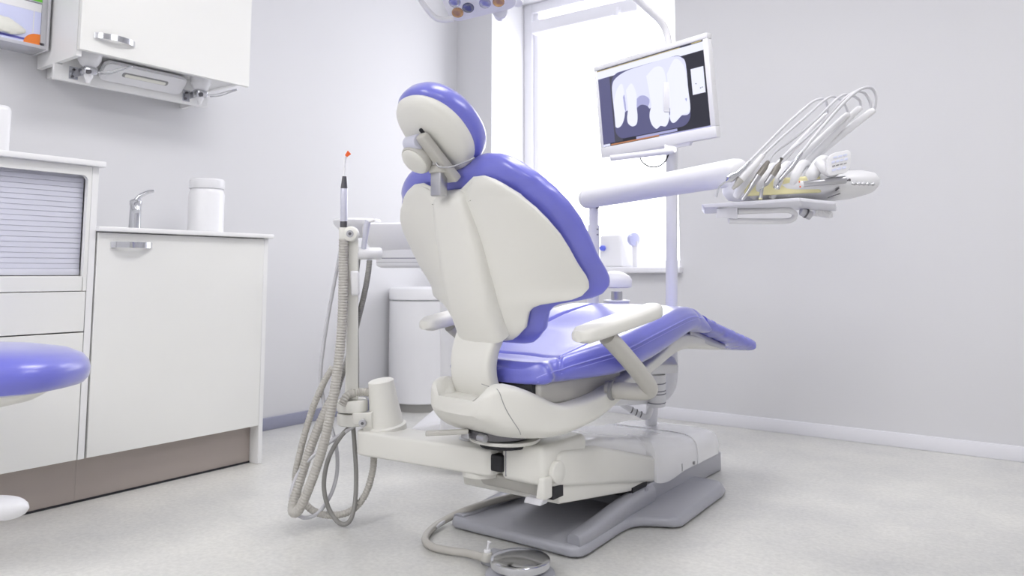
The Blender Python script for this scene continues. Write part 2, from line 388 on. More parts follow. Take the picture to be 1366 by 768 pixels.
# glove box rack
gr = thing('glove_box_rack', 'clear acrylic rack on the wall left of the wall cabinet', 'rack', (-3.16, 1.1, 1.6))
GX = -3.095
mk('shell', (join(box(XL+.001, GX, 1.236, 1.241, 1.612, 1.99), box(XL+.001, GX, .95, 1.236, 1.612, 1.617), box(XL+.001, GX, .95, 1.236, 1.785, 1.789), box(GX-.004, GX, .95, 1.236, 1.617, 1.625), box(GX-.004, GX, 1.222, 1.236, 1.635, 1.99), box(XL+.001, XL+.004, .95, 1.236, 1.617, 1.99)), 'frosted'), gr)
mk('side_strip', (box(XL+.004, GX+.001, 1.242, 1.252, 1.61, 1.99, .002, 2), 'hose_light'), gr)
def glove_box(z0, dot, label):
    o = thing('glove_box', label, 'box', (-3.16, 1.09, z0), 0, 'glove boxes in the wall rack'); x = GX-.006
    mk('carton', [(box(XL+.006, x, .955, 1.222, z0, z0+.162), 'carton'), (box(x, x+.0008, .955, 1.222, z0+.012, z0+.020), 'carton_stripe'),
                  (prism([(1.222, z0+.002), (1.222, z0+.044)]+[(1.212-.046*math.sin(a), z0+.002+.042*math.cos(a)) for a in [PI/2*k/8 for k in range(9)]], YZ, x, x+.0014), dot),
                  (box(x, x+.0009, 1.195, 1.198, z0+.045, z0+.13), 'unit_white'), (box(x, x+.0008, .955, 1.222, z0+.130, z0+.162), 'unit_white')], o)
    rings = []
    for k in range(13):
        y = 1.03+.125*k/12+.015*(k/12)**3; s = math.sin(PI*min(.98, .05+k/12*.95))**.55
        rings.append([V((x+.001+.012*s*(1+math.cos(a)), y, z0+.055-.012*k/12+.028*s*math.sin(a)*(1+.15*math.sin(5*a+k)))) for a in [2*PI*i/14 for i in range(14)]])
    g = mk('glove', (loft(rings), 'latex'), o, label='crumpled off white glove pulled out of the box')
    return o
glove_box(1.622, 'carton_orange', 'pale blue glove box with orange corner and white glove, lower in rack')
glove_box(1.7895, 'green', 'pale blue glove box with green corner, upper in acrylic rack')

# ================================================================== STOOL (left foreground)
so = P(-78, 503, 1.97); so.z = 0
st = thing('operator_stool', 'stool with wide periwinkle cushion and white base at left edge', 'stool', so)
DV0 = V((RT.x, RT.y, 0)); FV0 = V((FW.x, FW.y, 0)).normalized()
def oval(prof, z0, ra, rb, e=2.25, n=64):
    return loft([[so+DV0*(ra*r*spow(math.cos(a), 2/e))+FV0*(rb*r*spow(math.sin(a), 2/e))+V((0, 0, z0+h)) for a in [2*PI*i/n for i in range(n)]] for h, r in prof])
mk('seat', (oval([(0, .7), (.001, .86), (.008, .955), (.022, .99), (.045, 1), (.065, .985), (.083, .94), (.099, .83), (.110, .62), (.117, .33), (.118, .01)], .468, .349, .222, 2.6), 'vinyl_blue'), st)
mk('seat_shell', (oval([(0, .78), (-.012, .76), (-.03, .66), (-.046, .45), (-.05, .2)], .468, .34, .2), 'chair_white'), st)
mk('column', [(cyl(so+V((0, 0, .03)), so+V((0, 0, .42)), .025), 'steel'), (cyl(so+V((0, 0, .03)), so+V((0, 0, .24)), .034, .032, 24, .004), 'unit_white')], st)
mk('base', (lathe(so, (0, 0, 1), [(0, .125), (.006, .13), (.014, .128), (.024, .09), (.034, .045)], 40), 'unit_white'), st)
c0 = so+V((0, 0, .172))
mk('foot_rest', (sweep([c0+DV0*(.245*k/24) for k in range(25)], lambda t: .034*(1 if t < .72 else max(.12, (1-((t-.72)/.28)**2)**.5)), 18, .9), 'unit_white'), st)

# ================================================================== WASTE BIN in the far corner
bo = P(564, 541, 4.36); bo.z = 0
bn = thing('waste_bin', 'round white lidded bin on dark plinth by the left wall', 'bin', bo)
mk('body', (lathe(bo+V((0, 0, .045)), (0, 0, 1), [(0, .19), (.004, .195), (.56, .198), (.565, .19)], 48), 'unit_white'), bn)
mk('lid', [(lathe(bo+V((0, 0, .614)), (0, 0, 1), [(0, .196), (.004, .2), (.055, .2), (.066, .192), (.07, .17), (.072, .02)], 48), 'unit_white'), (lathe(bo+V((0, 0, .609)), (0, 0, 1), [(0, .185), (.006, .185)], 48), 'gap_grey')], bn)
mk('plinth', (lathe(bo, (0, 0, 1), [(0, .18), (.046, .18)], 48), 'hose_dark'), bn)

# ================================================================== DENTAL CHAIR
PHI = math.radians(-8.0); CO = V((-1.30, 1.64, 0))
chair = thing('dental_chair', 'reclined dental patient chair with periwinkle cushions and white shells', 'dental chair', CO, PHI)
CM = MW[chair]
def L2W(x, y, z): return CM @ V((x, y, z))
# --- backrest
T_YW = [(.56, .115), (.60, .105), (.66, .097), (.70, .083), (.735, .076), (.79, .034), (.828, .008), (.863, -.016), (.897, -.042), (.926, -.063), (.96, -.086), (.996, -.114), (1.06, -.14)]
T_YC = [(.56, .06), (.62, .022), (.72, -.026), (.86, -.066), (.96, -.098), (1.02, -.122), (1.06, -.135)]
def surf_y(x, z):
    yw, yc = sinterp(T_YW, z), sinterp(T_YC, z)
    return yc+(yw-yc)*min(1.3, (abs(x)/.29)**2) if z < .96 else yc+(yw-yc)*(abs(x)/.25)**2
NB = V((0, .83, .56))
T_W = [(.585, .012), (.5855, .055), (.592, .085), (.604, .108), (.626, .138), (.650, .150), (.668, .160), (.682, .178), (.690, .20), (.696, .235), (.703, .272), (.712, .292), (.728, .305), (.745, .309), (.76, .31), (.79, .307), (.828, .304), (.863, .298), (.897, .285), (.926, .267), (.96, .234), (.985, .198), (1.0, .172), (1.012, .142), (1.0185, .10), (1.02, .012)]
def back_body(tab, grow, off0, off1, e=2.6, nu=64, dip=.046, shrink=1):  # nu points round each level
    rings = []; zs = []
    for (a, _), (b, _) in zip(tab, tab[1:]):
        k = max(1, int((b-a)/.006)); zs += [a+(b-a)*i/k for i in range(k)]
    zs.append(tab[-1][0]); z0, z1 = zs[0], zs[-1]
    for z in zs:
        w = interp(tab, z); zz = z0-grow+(z-z0)*(z1-z0+2*grow)/(z1-z0); w = w+grow if w > .02 else w
        edge = min(z-z0, z1-z); th = min(1, (max(0, edge)/.028+.0)**.5) if edge < .028 else 1
        th = max(.04, th)
        o1 = off1(zz) if callable(off1) else off1; mid, half = (off0+o1)/2, (o1-off0)/2*th; rg = []
        for i in range(nu):
            a = 2*PI*i/nu; x = w*spow(math.cos(a), 2/e if abs(math.cos(a)) < .9 else 2/e); h = mid+half*spow(math.sin(a), 2/e)
            zt = zz
            if zz > .93: zt -= dip*math.exp(-(abs(x)/.085)**5)*smooth01((zz-.95)/.05)
            p = V((x, surf_y(x, zt), zt))+NB*h
            rg.append(p)
        rings.append(rg)
    return loft(rings)
mk('backrest_shell', (back_body(T_W, 0, -.012, .012, 4.5), 'chair_white'), chair, True, 30)
mk('backrest_cushion', (back_body(T_W, .029, .0125, lambda z: sinterp([(.56, .062), (.70, .05), (.76, .054), (.83, .072), (.90, .092), (1.0, .086), (1.06, .08)], z), 3.2, dip=.012), 'vinyl_blue'), chair, True, 60)
# spine cover on the shell
rings = []
for k in range(41):
    t = k/40; z = .985-.375*t
    w = sinterp([(0, .05), (.1, .064), (.4, .080), (.75, .087), (1, .088)], t); h = sinterp([(0, .024), (.06, .036), (.5, .047), (.9, .052), (1, .052)], t)
    if k == 0: w, h = w*.8, .006
    yb = surf_y(0, z); rg = []
    for i in range(28):
        a = 2*PI*i/28; x = w*spow(math.cos(a), .42); s = spow(math.sin(a), .55)
        rg.append(V((x, surf_y(x, z), z)) - NB*(.008+(h-.008)*s if s > 0 else .008+.016*s))
    rings.append(rg)
mk('spine_cover', (loft(rings), 'chair_white'), chair, True, 45)
# lower support column between spine and seat frame
rings = []
for k in range(25):
    t = k/24; z = .622-.205*t
    yc = sinterp([(0, .006), (.12, -.006), (.35, -.024), (.6, -.028), (.8, -.018), (1, .004)], t); w = sinterp([(0, .086), (.12, .083), (.4, .077), (.6, .076), (.8, .080), (1, .088)], t)
    xo = sinterp([(0, -.014), (.35, -.018), (.7, -.016), (1, -.008)], t); hh = .026
    rings.append([V((xo+w*spow(math.cos(a), .4), yc+.022+hh*spow(math.sin(a), .5), z)) for a in [2*PI*i/28 for i in range(28)]])
mk('support_column', (loft(rings), 'chair_white'), chair, True, 45)
# --- headrest
HB = V((0, -math.sin(PI/4), math.cos(PI/4))); HN = V((0, math.cos(PI/4), math.sin(PI/4))); HX = V((1, 0, 0)); HC = V((0, -.17, 1.12))+HB*.008
def disc(c, ra, rb, prof, e=2.2, n=48, egg=.06):
    return loft([[c+HX*(ra*s*spow(math.cos(a), 2/e)*(1-egg*math.sin(a)))+HB*(rb*s*spow(math.sin(a), 2/e))+HN*h+HN*(bw*(abs(math.cos(a))*s)**2) for a in [2*PI*i/n for i in range(n)]] for s, h, bw in prof])
mk('headrest_shell', [(disc(HC, .112, .121, [(.01, -.020, 0), (.5, -.019, .01), (.82, -.015, .012), (.94, -.008, .012), (1, .006, .012), (.98, .016, .012), (.5, .016, .0)]), 'chair_white'),
      (prism(rrect(.004, .028, .011, .022, .005), lambda p, q, h: HC+HX*p+HB*q+HN*h, -.0195, -.024), 'rubber_black')], chair, True, 40)
mk('headrest_cushion', (disc(HC, .121, .13, [(.3, .014, .0), (.9, .012, .012), (.985, .02, .012), (1.0, .035, .012), (.985, .055, .010), (.93, .07, .008), (.8, .078, .002), (.4, .074, 0), (.01, .07, 0)]), 'vinyl_blue'), chair, True, 60)
hb = mk('headrest_bracket', [(hexa([HC+HX*x+HB*b+HN*h for x, b, h in ((-.002, .03, -.026), (.03, .03, -.026), (.05, -.12, -.03), (.008, -.12, -.03), (-.002, .03, -.05), (.03, .03, -.05), (.05, -.12, -.055), (.008, -.12, -.055))], .006), 'arm_beige'),
      (box(-.018, .022, -.165, -.138, .968, 1.045, .004), 'steel'),
      (cyl(HC+HX*-.05+HB*.012+HN*-.042, HC+HX*.0+HB*.014+HN*-.042, .02, None, 20, .003), 'metal_white'),
      (box(-.02, .036, -.172, -.135, 1.028, 1.05, .006), 'arm_beige')], chair, True)
kc = V((-.036, -.196, 1.065)); kd = -HN
mk('knob', [(loft([ring(kc+kd*t, kd, r, 36) for t, r in ((-.016, .035), (-.012, .041), (-.004, .0435), (.004, .0435), (.010, .041))]), 'arm_beige'), (loft([ring(kc+kd*t, kd, r, 36) for t, r in ((.004, .0385), (.013, .0382), (.0165, .034), (.018, .02), (.0182, .003))]), 'chair_white')], hb, True)
chn = [L2W(0, 0, 0)*0+V(p) for p in ((.012, -.172, 1.062), (.03, -.178, 1.042), (.06, -.165, 1.038), (.085, -.14, 1.05), (.1, -.118, 1.062))]
path = spline(chn, 8)
mk('bead_chain', (join(*[ball(p, .0028, n=8, m=5) for p in path]), 'steel'), hb, True)
# --- seat cushion
T_SW = [(.035, .09), (.04, .13), (.05, .16), (.07, .187), (.1, .178), (.15, .198), (.22, .229), (.3, .258), (.42, .264), (.55, .262), (.7, .25), (.78, .244), (.80, .24), (.81, .228)]
T_ST = [(-.03, .518), (0, .526), (.1, .543), (.28, .58), (.47, .624), (.6, .65), (.68, .660), (.74, .652), (.78, .632), (.81, .605)]
T_SB = [(-.03, .478), (.08, .477), (.28, .490), (.42, .515), (.565, .553), (.68, .583), (.72, .588), (.78, .578), (.81, .572)]
NX = 120
def seat_top(x, y, w):
    z = sinterp(T_ST, y); u = abs(x)/w
    z += .004*(1-u*u) - .026*math.exp(-(x/.16)**4)*smooth01((y-.02)/.12)*(1-smooth01((y-.42)/.25))
    z -= .018*(1-smooth01((y-.035)/.03))
    z -= .020*max(0, (u-.86)/.14)**2.2
    def groove(d, a=.009, s=.006): return a*math.exp(-(d/s)**2)
    if .135 < y < .66:
        z -= groove(abs(x)-(.155-.03*smooth01((y-.5)/.2)))*smooth01((y-.135)/.02)
    if abs(x) < .16: z -= groove(y-(.15+.12*(1-(x/.16)**2)*.25))
    z -= groove(abs(x)-.155-max(0, (.15-y))*.9)*(1 if y < .15 else 0)
    z -= groove(y-.70-.02*u, .005)*1
    return z
rings = []
yy = [.035+.775*(i/168)**1.15 for i in range(169)]
for y in yy:
    w = sinterp(T_SW, y); zb = sinterp(T_SB, y); end = 1
    top = []
    for i in range(NX+1):
        u = -1+2*i/NX; uu = spow(u, .8) if abs(u) > .0 else 0
        x = w*(1-(1-abs(u))**1.15)*math.copysign(1, u) if u else 0
        top.append((x, seat_top(x, y, w)))
    zt = top[-1][1]; H = zt-zb
    side = [(w+.006, zb+H*.72), (w+.010, zb+H*.5), (w+.004, zb+H*.22), (w-.012, zb+H*.04), (w-.04, zb)]
    rg = top + side + [(-x, z) for x, z in side[::-1]]
    rings.append([V((x, y, z)) for x, z in rg])
sc = mk('seat_cushion', (loft(rings), 'vinyl_blue'), chair, True, 70)
pp = []
for s in (-1, 1):
    pts = []
    for y in [.05+.74*i/60 for i in range(61)]:
        w = sinterp(T_SW, y); zt = seat_top(w, y, w); pts.append(V((s*(w+.003), y, zt-.008)))
    pp.append(sweep(pts, .0022, 6)); pp.append(sweep([p-V((s*-.003, 0, .010)) for p in pts], .0011, 6))
mk('piping', (join(*pp), 'vinyl_piping'), sc, True)
# --- foot end under clear film
T_FT = [(.795, .640), (.84, .624), (.93, .599), (1.06, .565), (1.175, .535), (1.205, .516)]
T_FB = [(.795, .576), (.84, .570), (.93, .545), (1.06, .508), (1.175, .482), (1.205, .494)]
rings = []
for k in range(61):
    y = .795+.41*k/60; w = sinterp([(.795, .238), (.9, .232), (1.04, .225), (1.175, .215), (1.205, .195)], y); a0, a1 = sinterp(T_FB, y), sinterp(T_FT, y)
    wr = .0015*math.sin(y*90)+.001*math.sin(y*170+1)
    rings.append([V(((w+wr*math.sin(3*a))*spow(math.cos(a), .45), y, (a0+a1)/2+(a1-a0)/2*spow(math.sin(a), .6)+wr*.6*math.sin(4*a+y*30))) for a in [2*PI*i/40 for i in range(40)]])
mk('foot_cushion', (loft(rings), 'foot_film'), chair, True, 60, label='blue foot end under a wrinkled clear film')
# --- seat shell underneath
T_BB = [(-.085, .402), (-.06, .376), (-.03, .354), (0, .342), (.063, .332), (.12, .332), (.169, .338), (.25, .355), (.337, .384), (.448, .427), (.61, .478), (.744, .507), (.82, .512), (.937, .503), (1.04, .494), (1.065, .497)]
T_BT = [(-.085, .452), (-.07, .474), (-.05, .482), (-.02, .484), (.01, .476), (.05, .458), (.09, .437), (.13, .428), (.18, .429), (.269, .440), (.356, .462), (.489, .492), (.62, .532), (.70, .565), (.78, .572), (.86, .560), (.937, .538), (1.04, .508), (1.065, .503)]
T_BW = [(-.085, .085), (-.08, .105), (-.065, .122), (-.03, .145), (.03, .175), (.1, .198), (.25, .212), (.4, .205), (.55, .195), (.7, .18), (.9, .17), (1.04, .15), (1.065, .13)]
rings = []
for k in range(110):
    y = -.085+1.15*k/109; w, zb, zt = sinterp(T_BW, y), sinterp(T_BB, y), sinterp(T_BT, y); rg = []
    for i in range(72):
        a = 2*PI*i/72; c, s = math.cos(a), math.sin(a)
        if s >= 0: x = w*spow(c, .28); z = (zb+zt)/2+(zt-zb)/2*(abs(s)**.28)
        else: x = w*spow(c, .5); z = (zb+zt)/2-(zt-zb)/2*(abs(s)**.5)
        if y < .03 and s > 0:
            lim = .442; f = smooth01((.095-abs(x))/.018)
            if z > lim: z = z+(lim-z)*f
        if y > .1 and y < .6 and s > .3: z -= .02*math.exp(-(x/.15)**6)
        rg.append(V((x, y, z)))
    rings.append(rg)
def shell_pt(y, z, side):
    zb, zt, w = sinterp(T_BB, y), sinterp(T_BT, y), sinterp(T_BW, y); m = (zb+zt)/2; q = (z-m)/((zt-zb)/2)
    q = max(-.999, min(.999, q)); s = abs(q)**(1/.28 if q > 0 else 1/.5); c = math.sqrt(max(0, 1-s*s)); return V((side*(w*c**(.28 if q > 0 else .5)+.0006), y, z))
seam = [shell_pt(-.055+.05*(t**2)+.01*t, .482-.125*t, 1) for t in [i/16 for i in range(17)]]
seam2 = [V((x, -.0862+.30*abs(x)**1.9*1.05 if abs(x) < .09 else -.0862, .42)) for x in ()]
mk('seat_frame', [(loft(rings), 'chair_white'), (sweep(seam, .0009, 6), 'seam')], chair, True, 38)
mk('seat_rail', [(box(-.13, .15, .045, .12, .44, .479, .004), 'rubber_black'), (box(-.165, .165, .06, .42, .42, .482, .01), 'arm_beige')], chair, True)
mk('foot_slider', (hexa([(-.16, .80, .545), (.172, .80, .545), (.168, 1.04, .498), (-.16, 1.04, .498), (-.16, .80, .585), (.172, .80, .585), (.168, 1.04, .515), (-.16, 1.04, .515)], .004), 'steel'), chair, True)
# recline mechanism under the rear of the shell
mk('recline_mechanism', [(loft([[V((.01+.10*s*math.cos(a), .055+.085*s*math.sin(a), z)) for a in [2*PI*i/40 for i in range(40)]] for s, z in ((.5, .32), (.86, .324), (.98, .331), (1.0, .35), (.7, .37))]), 'dark_steel'),
     (loft([[V((.02+.115*s*math.cos(a), .075+.10*s*math.sin(a), z)) for a in [2*PI*i/40 for i in range(40)]] for s, z in ((.5, .314), (.88, .315), (.92, .319), (.90, .324), (.5, .325))]), 'chair_white'),
     (cyl((0.02, .08, .300), (0.02, .08, .325), .07, None, 36), 'rubber_black'),  # black spacer, its colour stands in for the shadow under the shell
     (join(cyl((.03, -.03, .338), (.055, -.03, .338), .010, None, 14), box(-.03, .0, -.04, -.02, .33, .345, .002)), 'steel')], chair, True)
mk('release_lever', (hexa([(-.115, -.09, .333), (-.098, -.106, .333), (.0, -.04, .343), (-.012, -.025, .343), (-.115, -.09, .345), (-.098, -.106, .345), (.0, -.04, .355), (-.012, -.025, .355)], .003), 'arm_beige'), chair, True)
# --- armrests
def armrest(s):
    top = []
    ax = .302
    prof = [(.05, .012), (.056, .026), (.075, .035), (.12, .039), (.25, .041), (.35, .038), (.385, .032), (.4, .020), (.403, .010)]
    rings = []
    for y, w in prof:
        z = .612+(y-.05)*.155; h = .02 if .06 < y < .39 else .012
        rings.append([V((s*(ax+.002*0)+w*spow(math.cos(a), .6), y, z+h*spow(math.sin(a), .75)-(.004 if math.sin(a) < 0 else 0))) for a in [2*PI*i/28 for i in range(28)]])
    ar = mk('armrest', (loft(rings), 'chair_white'), chair, True, 60)
    mk('armrest_support', [(tube([V((s*.305, .165, .605)), V((s*.305, .215, .570)), V((s*.306, .29, .512)), V((s*.306, .345, .465)), V((s*.298, .362, .445)), V((s*.27, .345, .440)), V((s*.19, .31, .442))], .0235, 20, 10), 'arm_beige'), (cyl((s*.205, .310, .441), (s*.214, .313, .441), .027), 'seam')], ar, True)
armrest(1); armrest(-1)
# --- base (stands square to the room)
BXC = -1.33
mb = mk('mount_block', [(box(-1.275, -1.135, 1.70, 1.93, .210, .312, .018, 4), 'chair_white'), (box(-1.2565, -1.2545, 1.6992, 1.701, .222, .300), 'gap_grey'), (hexa([(-1.37, 1.74, .172), (-1.15, 1.76, .165), (-1.15, 1.93, .165), (-1.38, 1.93, .172), (-1.39, 1.73, .214), (-1.14, 1.715, .214), (-1.14, 1.93, .214), (-1.4, 1.93, .214)], .012), 'arm_beige')], chair)
mk('clip', [(hexa([(-1.155, 1.692, .180), (-1.127, 1.692, .180), (-1.127, 1.735, .180), (-1.155, 1.735, .180), (-1.146, 1.692, .236), (-1.127, 1.692, .236), (-1.127, 1.735, .236), (-1.146, 1.735, .236)], .006), 'chair_white'), (hexa([(-1.185, 1.68, .170), (-1.13, 1.68, .170), (-1.13, 1.715, .170), (-1.185, 1.715, .170), (-1.185, 1.69, .184), (-1.13, 1.69, .184), (-1.13, 1.715, .184), (-1.185, 1.715, .184)], .004), 'hose_light'), (box(-1.15, -1.130, 1.74, 1.79, .172, .204), 'rubber_black')], mb)
mk('lift_arm_cover', [(prism([(1.735, .205), (1.765, .282), (1.79, .290), (2.0, .262), (2.355, .166), (2.352, .086)], YZ, -1.52, -1.128, .012, 4), 'chair_white')], chair)
mk('lift_arm', [(prism([(1.78, .150), (1.77, .206), (2.30, .104), (2.30, .075)], YZ, -1.47, -1.137, .006, 3), 'chair_white'), (box(-1.50, -1.133, 2.20, 2.30, .07, .10), 'rubber_black'), (cyl((-1.14, 1.757, .24), (-1.12, 1.757, .24), .03, None, 20, .004), 'chair_white')], chair)
# big rear cover with domed top
rings = []
for k in range(61):
    y = 1.93+1.03*k/60
    hw = sinterp([(1.93, .165), (2.1, .175), (2.345, .178), (2.362, .205), (2.6, .205), (2.9, .198), (2.95, .188), (2.96, .17)], y)
    zt = sinterp([(1.93, .288), (2.1, .272), (2.35, .228), (2.6, .190), (2.70, .178), (2.86, .170), (2.94, .158), (2.96, .142)], y)
    zb = sinterp([(1.93, .25), (2.1, .23), (2.30, .16), (2.36, .082), (2.6, .078), (2.96, .070)], y)
    rings.append([V((BXC+hw*spow(math.cos(a), .3), y, (zb+ (zt-zb)*(abs(math.sin(a))**.42 if math.sin(a) > 0 else 0)) if math.sin(a) >= 0 else zb)) for a in [2*PI*i/56 for i in range(56)]])
ridge = [V((BXC+.2055*spow(math.cos(a), .3), 2.70, .077+.1015*abs(math.sin(a))**.42)) for a in [PI*i/40 for i in range(41)]]
mk('base_cover', [(loft(rings), 'cover_white'), (sweep(ridge, .003, 6), 'cover_white'), (join(cyl((-1.13, 2.66, .088), (-1.121, 2.66, .088), .006), box(-1.131, -1.123, 2.555, 2.559, .08, .105)), 'seam')], chair)
mk('base_box', (hexa([(BXC-.2, 2.2, .02), (BXC+.2, 2.2, .02), (BXC+.195, 2.955, .0), (BXC-.195, 2.955, .0), (BXC-.2, 2.3, .09), (BXC+.2, 2.3, .09), (BXC+.195, 2.955, .072), (BXC-.195, 2.955, .072)], .006), 'base_grey'), chair)
half = [(.0, 1.815), (.205, 1.812), (.232, 1.83), (.238, 1.86), (.228, 2.08), (.232, 2.125), (.25, 2.155), (.30, 2.185), (.335, 2.20), (.352, 2.225), (.35, 2.30), (.338, 2.60), (.325, 2.66), (.30, 2.70), (.2, 2.705), (0, 2.705)]
poly = [(BXC+x, y) for x, y in half]+[(BXC-x, y) for x, y in half[-2:0:-1]]
plate = bevel_geom(([V((x, y, .004)) for x, y in poly]+[V((BXC+(x-BXC)*.965, 1.815+(y-1.815)*.985+.004, .034)) for x, y in poly], [list(range(len(poly)))[::-1], list(range(len(poly), 2*len(poly)))]+[[i, (i+1) % len(poly), len(poly)+(i+1) % len(poly), len(poly)+i] for i in range(len(poly))]), .012, 4)
rails = []
for s in (-1, 1):
    rg = []
    for k in range(13):
        t = k/12; y = 1.835+.50*t; zt = (.060 if s > 0 else .040)+.024*smooth01(t*1.05)+ .006*math.sin(PI*t); w = .022*(1 if k else .75)
        xi = BXC+s*(.203-.018*t)
        rg.append([V((xi+w*spow(math.cos(a), .7)*1.2, y, .02+(zt-.02)*(.5+.5*spow(math.sin(a), .7)))) for a in [2*PI*i/20 for i in range(20)]])
    rails.append(loft(rg)); rails.append(cyl((BXC+s*.2, 2.275, .075), (BXC+s*.209, 2.275, .075), .011, None, 16))
cut = [(BXC-.13, 1.808, .006), ]
feet = join(*[box(BXC+x-.03, BXC+x+.03, y-.02, y+.02, 0, .006) for x, y in ((-.18, 1.86), (.18, 1.86), (.3, 2.3), (-.3, 2.3), (.28, 2.6), (-.28, 2.6))])
mk('base_plate', [(plate, 'base_grey'), (join(*rails), 'base_grey'), (feet, 'rubber_black')], chair, angle=50)

# ================================================================== FOOT CONTROL
fo = on(694, 748, 2, .04); fo.z = 0
fc = thing('foot_control', 'polished steel disc foot control on the floor beside the chair base', 'foot control', fo)
DV = V((RT.x, RT.y, 0))
def fp2(u, v, z): return on(u, v, 2, z)
mk('disc', (lathe(fo+V((0, 0, .026)), (0, 0, 1), [(0, .07), (.004, .0755), (.014, .0765), (.020, .0755), (.0225, .072), (.0245, .066), (.030, .035), (.0315, .012), (.032, .001)], 64), 'chrome'), fc)
mk('base', [(lathe(fo, (0, 0, 1), [(0, .088), (.004, .09), (.012, .088), (.018, .078), (.03, .05)], 48), 'base_grey'), (hexa([fp2(641, 752, 0), fp2(672, 766, 0), fp2(690, 740, 0), fp2(655, 733, 0)]+[fp2(643, 745, .018), fp2(670, 758, .018), fp2(690, 736, .018), fp2(657, 730, .018)], .004), 'base_grey')], fc)
pp_ = on(650, 748, 2, .02)
mk('connector', [(cyl(pp_, pp_+V((0, 0, .022)), .016, .014, 20, .003), 'arm_beige'), (cyl(pp_+V((0, 0, .02)), pp_+V((0, 0, .03)), .009, None, 16, .002), 'unit_white'), (lathe(pp_+V((0, 0, .03)), (.25, .1, 1), [(0, .0025), (.012, .003), (.02, .006), (.022, .001)], 12), 'unit_white')], fc)
q0 = pp_.copy(); q0.z = .026
pts = [q0, on(625, 738, 2, .016), on(598, 734, 2, .012), on(577, 729, 2, .012), on(567, 719, 2, .012), on(576, 705, 2, .013), on(598, 691, 2, .022), on(625, 679, 2, .046), on(655, 669, 2, .05), on(690, 660, 2, .05), on(715, 654, 2, .05)]
mk('hose', (tube(pts, .0105, 12, 10), 'hose_grey'), fc)
q1 = [p+V((0, .035, .0)) for p in pts[6:]]; 
mk('cable', (tube([pts[5]+V((.004, .012, .0)), pts[6]+V((.0, .022, .004))]+q1[1:], .006, 8), 'hose_light'), fc)

# ================================================================== SUCTION STAND (assistant's arm)
DS = 2.36
sp = on(517, 576, 2, .285); sp.z = .285
ss = thing('suction_stand', 'white suction stand with swivel arm left of the dental chair', 'suction stand', (-1.72, 1.70, .22))
ax0 = V((-1.335, 1.735, 0)); ax1 = V((-1.745, 1.705, 0)); adir = (ax0-ax1).normalized(); an = V((-adir.y, adir.x, 0))
def arm_poly(w0, w1, e0=0, e1=0):
    pts = []
    for i in range(13):
        a = PI/2+PI*i/12; pts.append(ax1+adir*w1*spow(math.cos(a), .6)*.9+an*(w1*spow(math.sin(a), .6)))
    for i in range(13):
        a = -PI/2+PI*i/12; pts.append(ax0+adir*w0*spow(math.cos(a), .6)*.7+an*(w0*spow(math.sin(a), .6)))
    return [(p.x, p.y) for p in pts]
mk('swivel_arm', [(prism(arm_poly(.058, .062), XY, .217, .289, .014, 4), 'chair_white'), (lathe(ax0+V((-.03, 0, .200)), (0, 0, 1), [(0, .03), (.004, .055), (.019, .056)], 32), 'chair_white'), (box(-1.315, -1.262, 1.69, 1.72, .232, .276, .004), 'rubber_black')], ss)
cp = on(628, 583, 2, .293)
mk('cap', (lathe(V((cp.x, cp.y, .288)), (0, 0, 1), [(0, .034), (.004, .034), (.008, .028), (.014, .026), (.016, .02)], 32), 'steel'), ss, label='grey metal cap over the pivot')
pb = V((sp.x, sp.y, .288)); lean = V((-.075, -.05, 1))
lean = (P(508, 505, DS)-P(517, 574, DS)).normalized(); pb = P(517, 576, DS)
mk('pivot_post', [(lathe(pb, lean, [(0, .058), (.004, .061), (.022, .061), (.026, .053), (.09, .045), (.14, .041), (.152, .040), (.160, .0395), (.163, .034), (.1635, .002)], 40), 'chair_white'), (lathe(pb-lean*.004, lean, [(0, .055), (.005, .055)], 32), 'gap_grey')], ss)
kb = P(469, 580, DS); 
blk = mk('swivel_joint', [(lathe(P(470, 566, DS), (0, 0, 1), [(0, .042), (.003, .047), (.034, .047), (.037, .044)], 36), 'chair_white'), (lathe(P(470, 548, DS), (0, 0, 1), [(0, .044), (.003, .0475), (.030, .0475), (.036, .043), (.0365, .002)], 36), 'chair_white'),
     (hexa([P(470, 566, DS-.045), P(497, 570, DS-.045), P(497, 570, DS+.03), P(470, 566, DS+.03), P(470, 550, DS-.045), P(496, 550, DS-.045), P(496, 550, DS+.03), P(470, 550, DS+.03)], .004), 'chair_white'),
     (hexa([P(484, 574, DS-.04), P(499, 576, DS-.04), P(499, 576, DS+.01), P(484, 574, DS+.01), P(484, 552, DS-.04), P(498, 548, DS-.04), P(498, 548, DS+.01), P(484, 552, DS+.01)], .003), 'chair_white')], ss)
nf = -V((FW.x, FW.y, 0)).normalized()
bq = P(484, 564, DS-.048)
mk('bolt', [(cyl(bq, bq+nf*.008, .012, None, 20, .002), 'steel'), (cyl(bq+nf*.008, bq+nf*.0085, .005, None, 6), 'dark_steel')], blk)
def bar(u0, v0, u1, v1, d0, d1, w0, w1, th, r=.006):
    a = [P(u0-w0, v0, d0-th), P(u0+w0, v0, d0-th), P(u0+w0, v0, d0+th), P(u0-w0, v0, d0+th)]
    b = [P(u1-w1, v1, d1-th), P(u1+w1, v1, d1-th), P(u1+w1, v1, d1+th), P(u1-w1, v1, d1+th)]
    return hexa(a+b, r)
col = mk('column', [(bar(469, 534, 471, 360, DS, DS, 9, 7, .02), 'chair_white'), (bar(470.5, 366, 471, 318, DS, DS, 8, 7.5, .019), 'chair_white'), (bar(474, 394, 473, 361, DS-.01, DS-.01, 6, 6, .024, .008), 'unit_white')], ss)
c = P(468, 312, DS-.03)
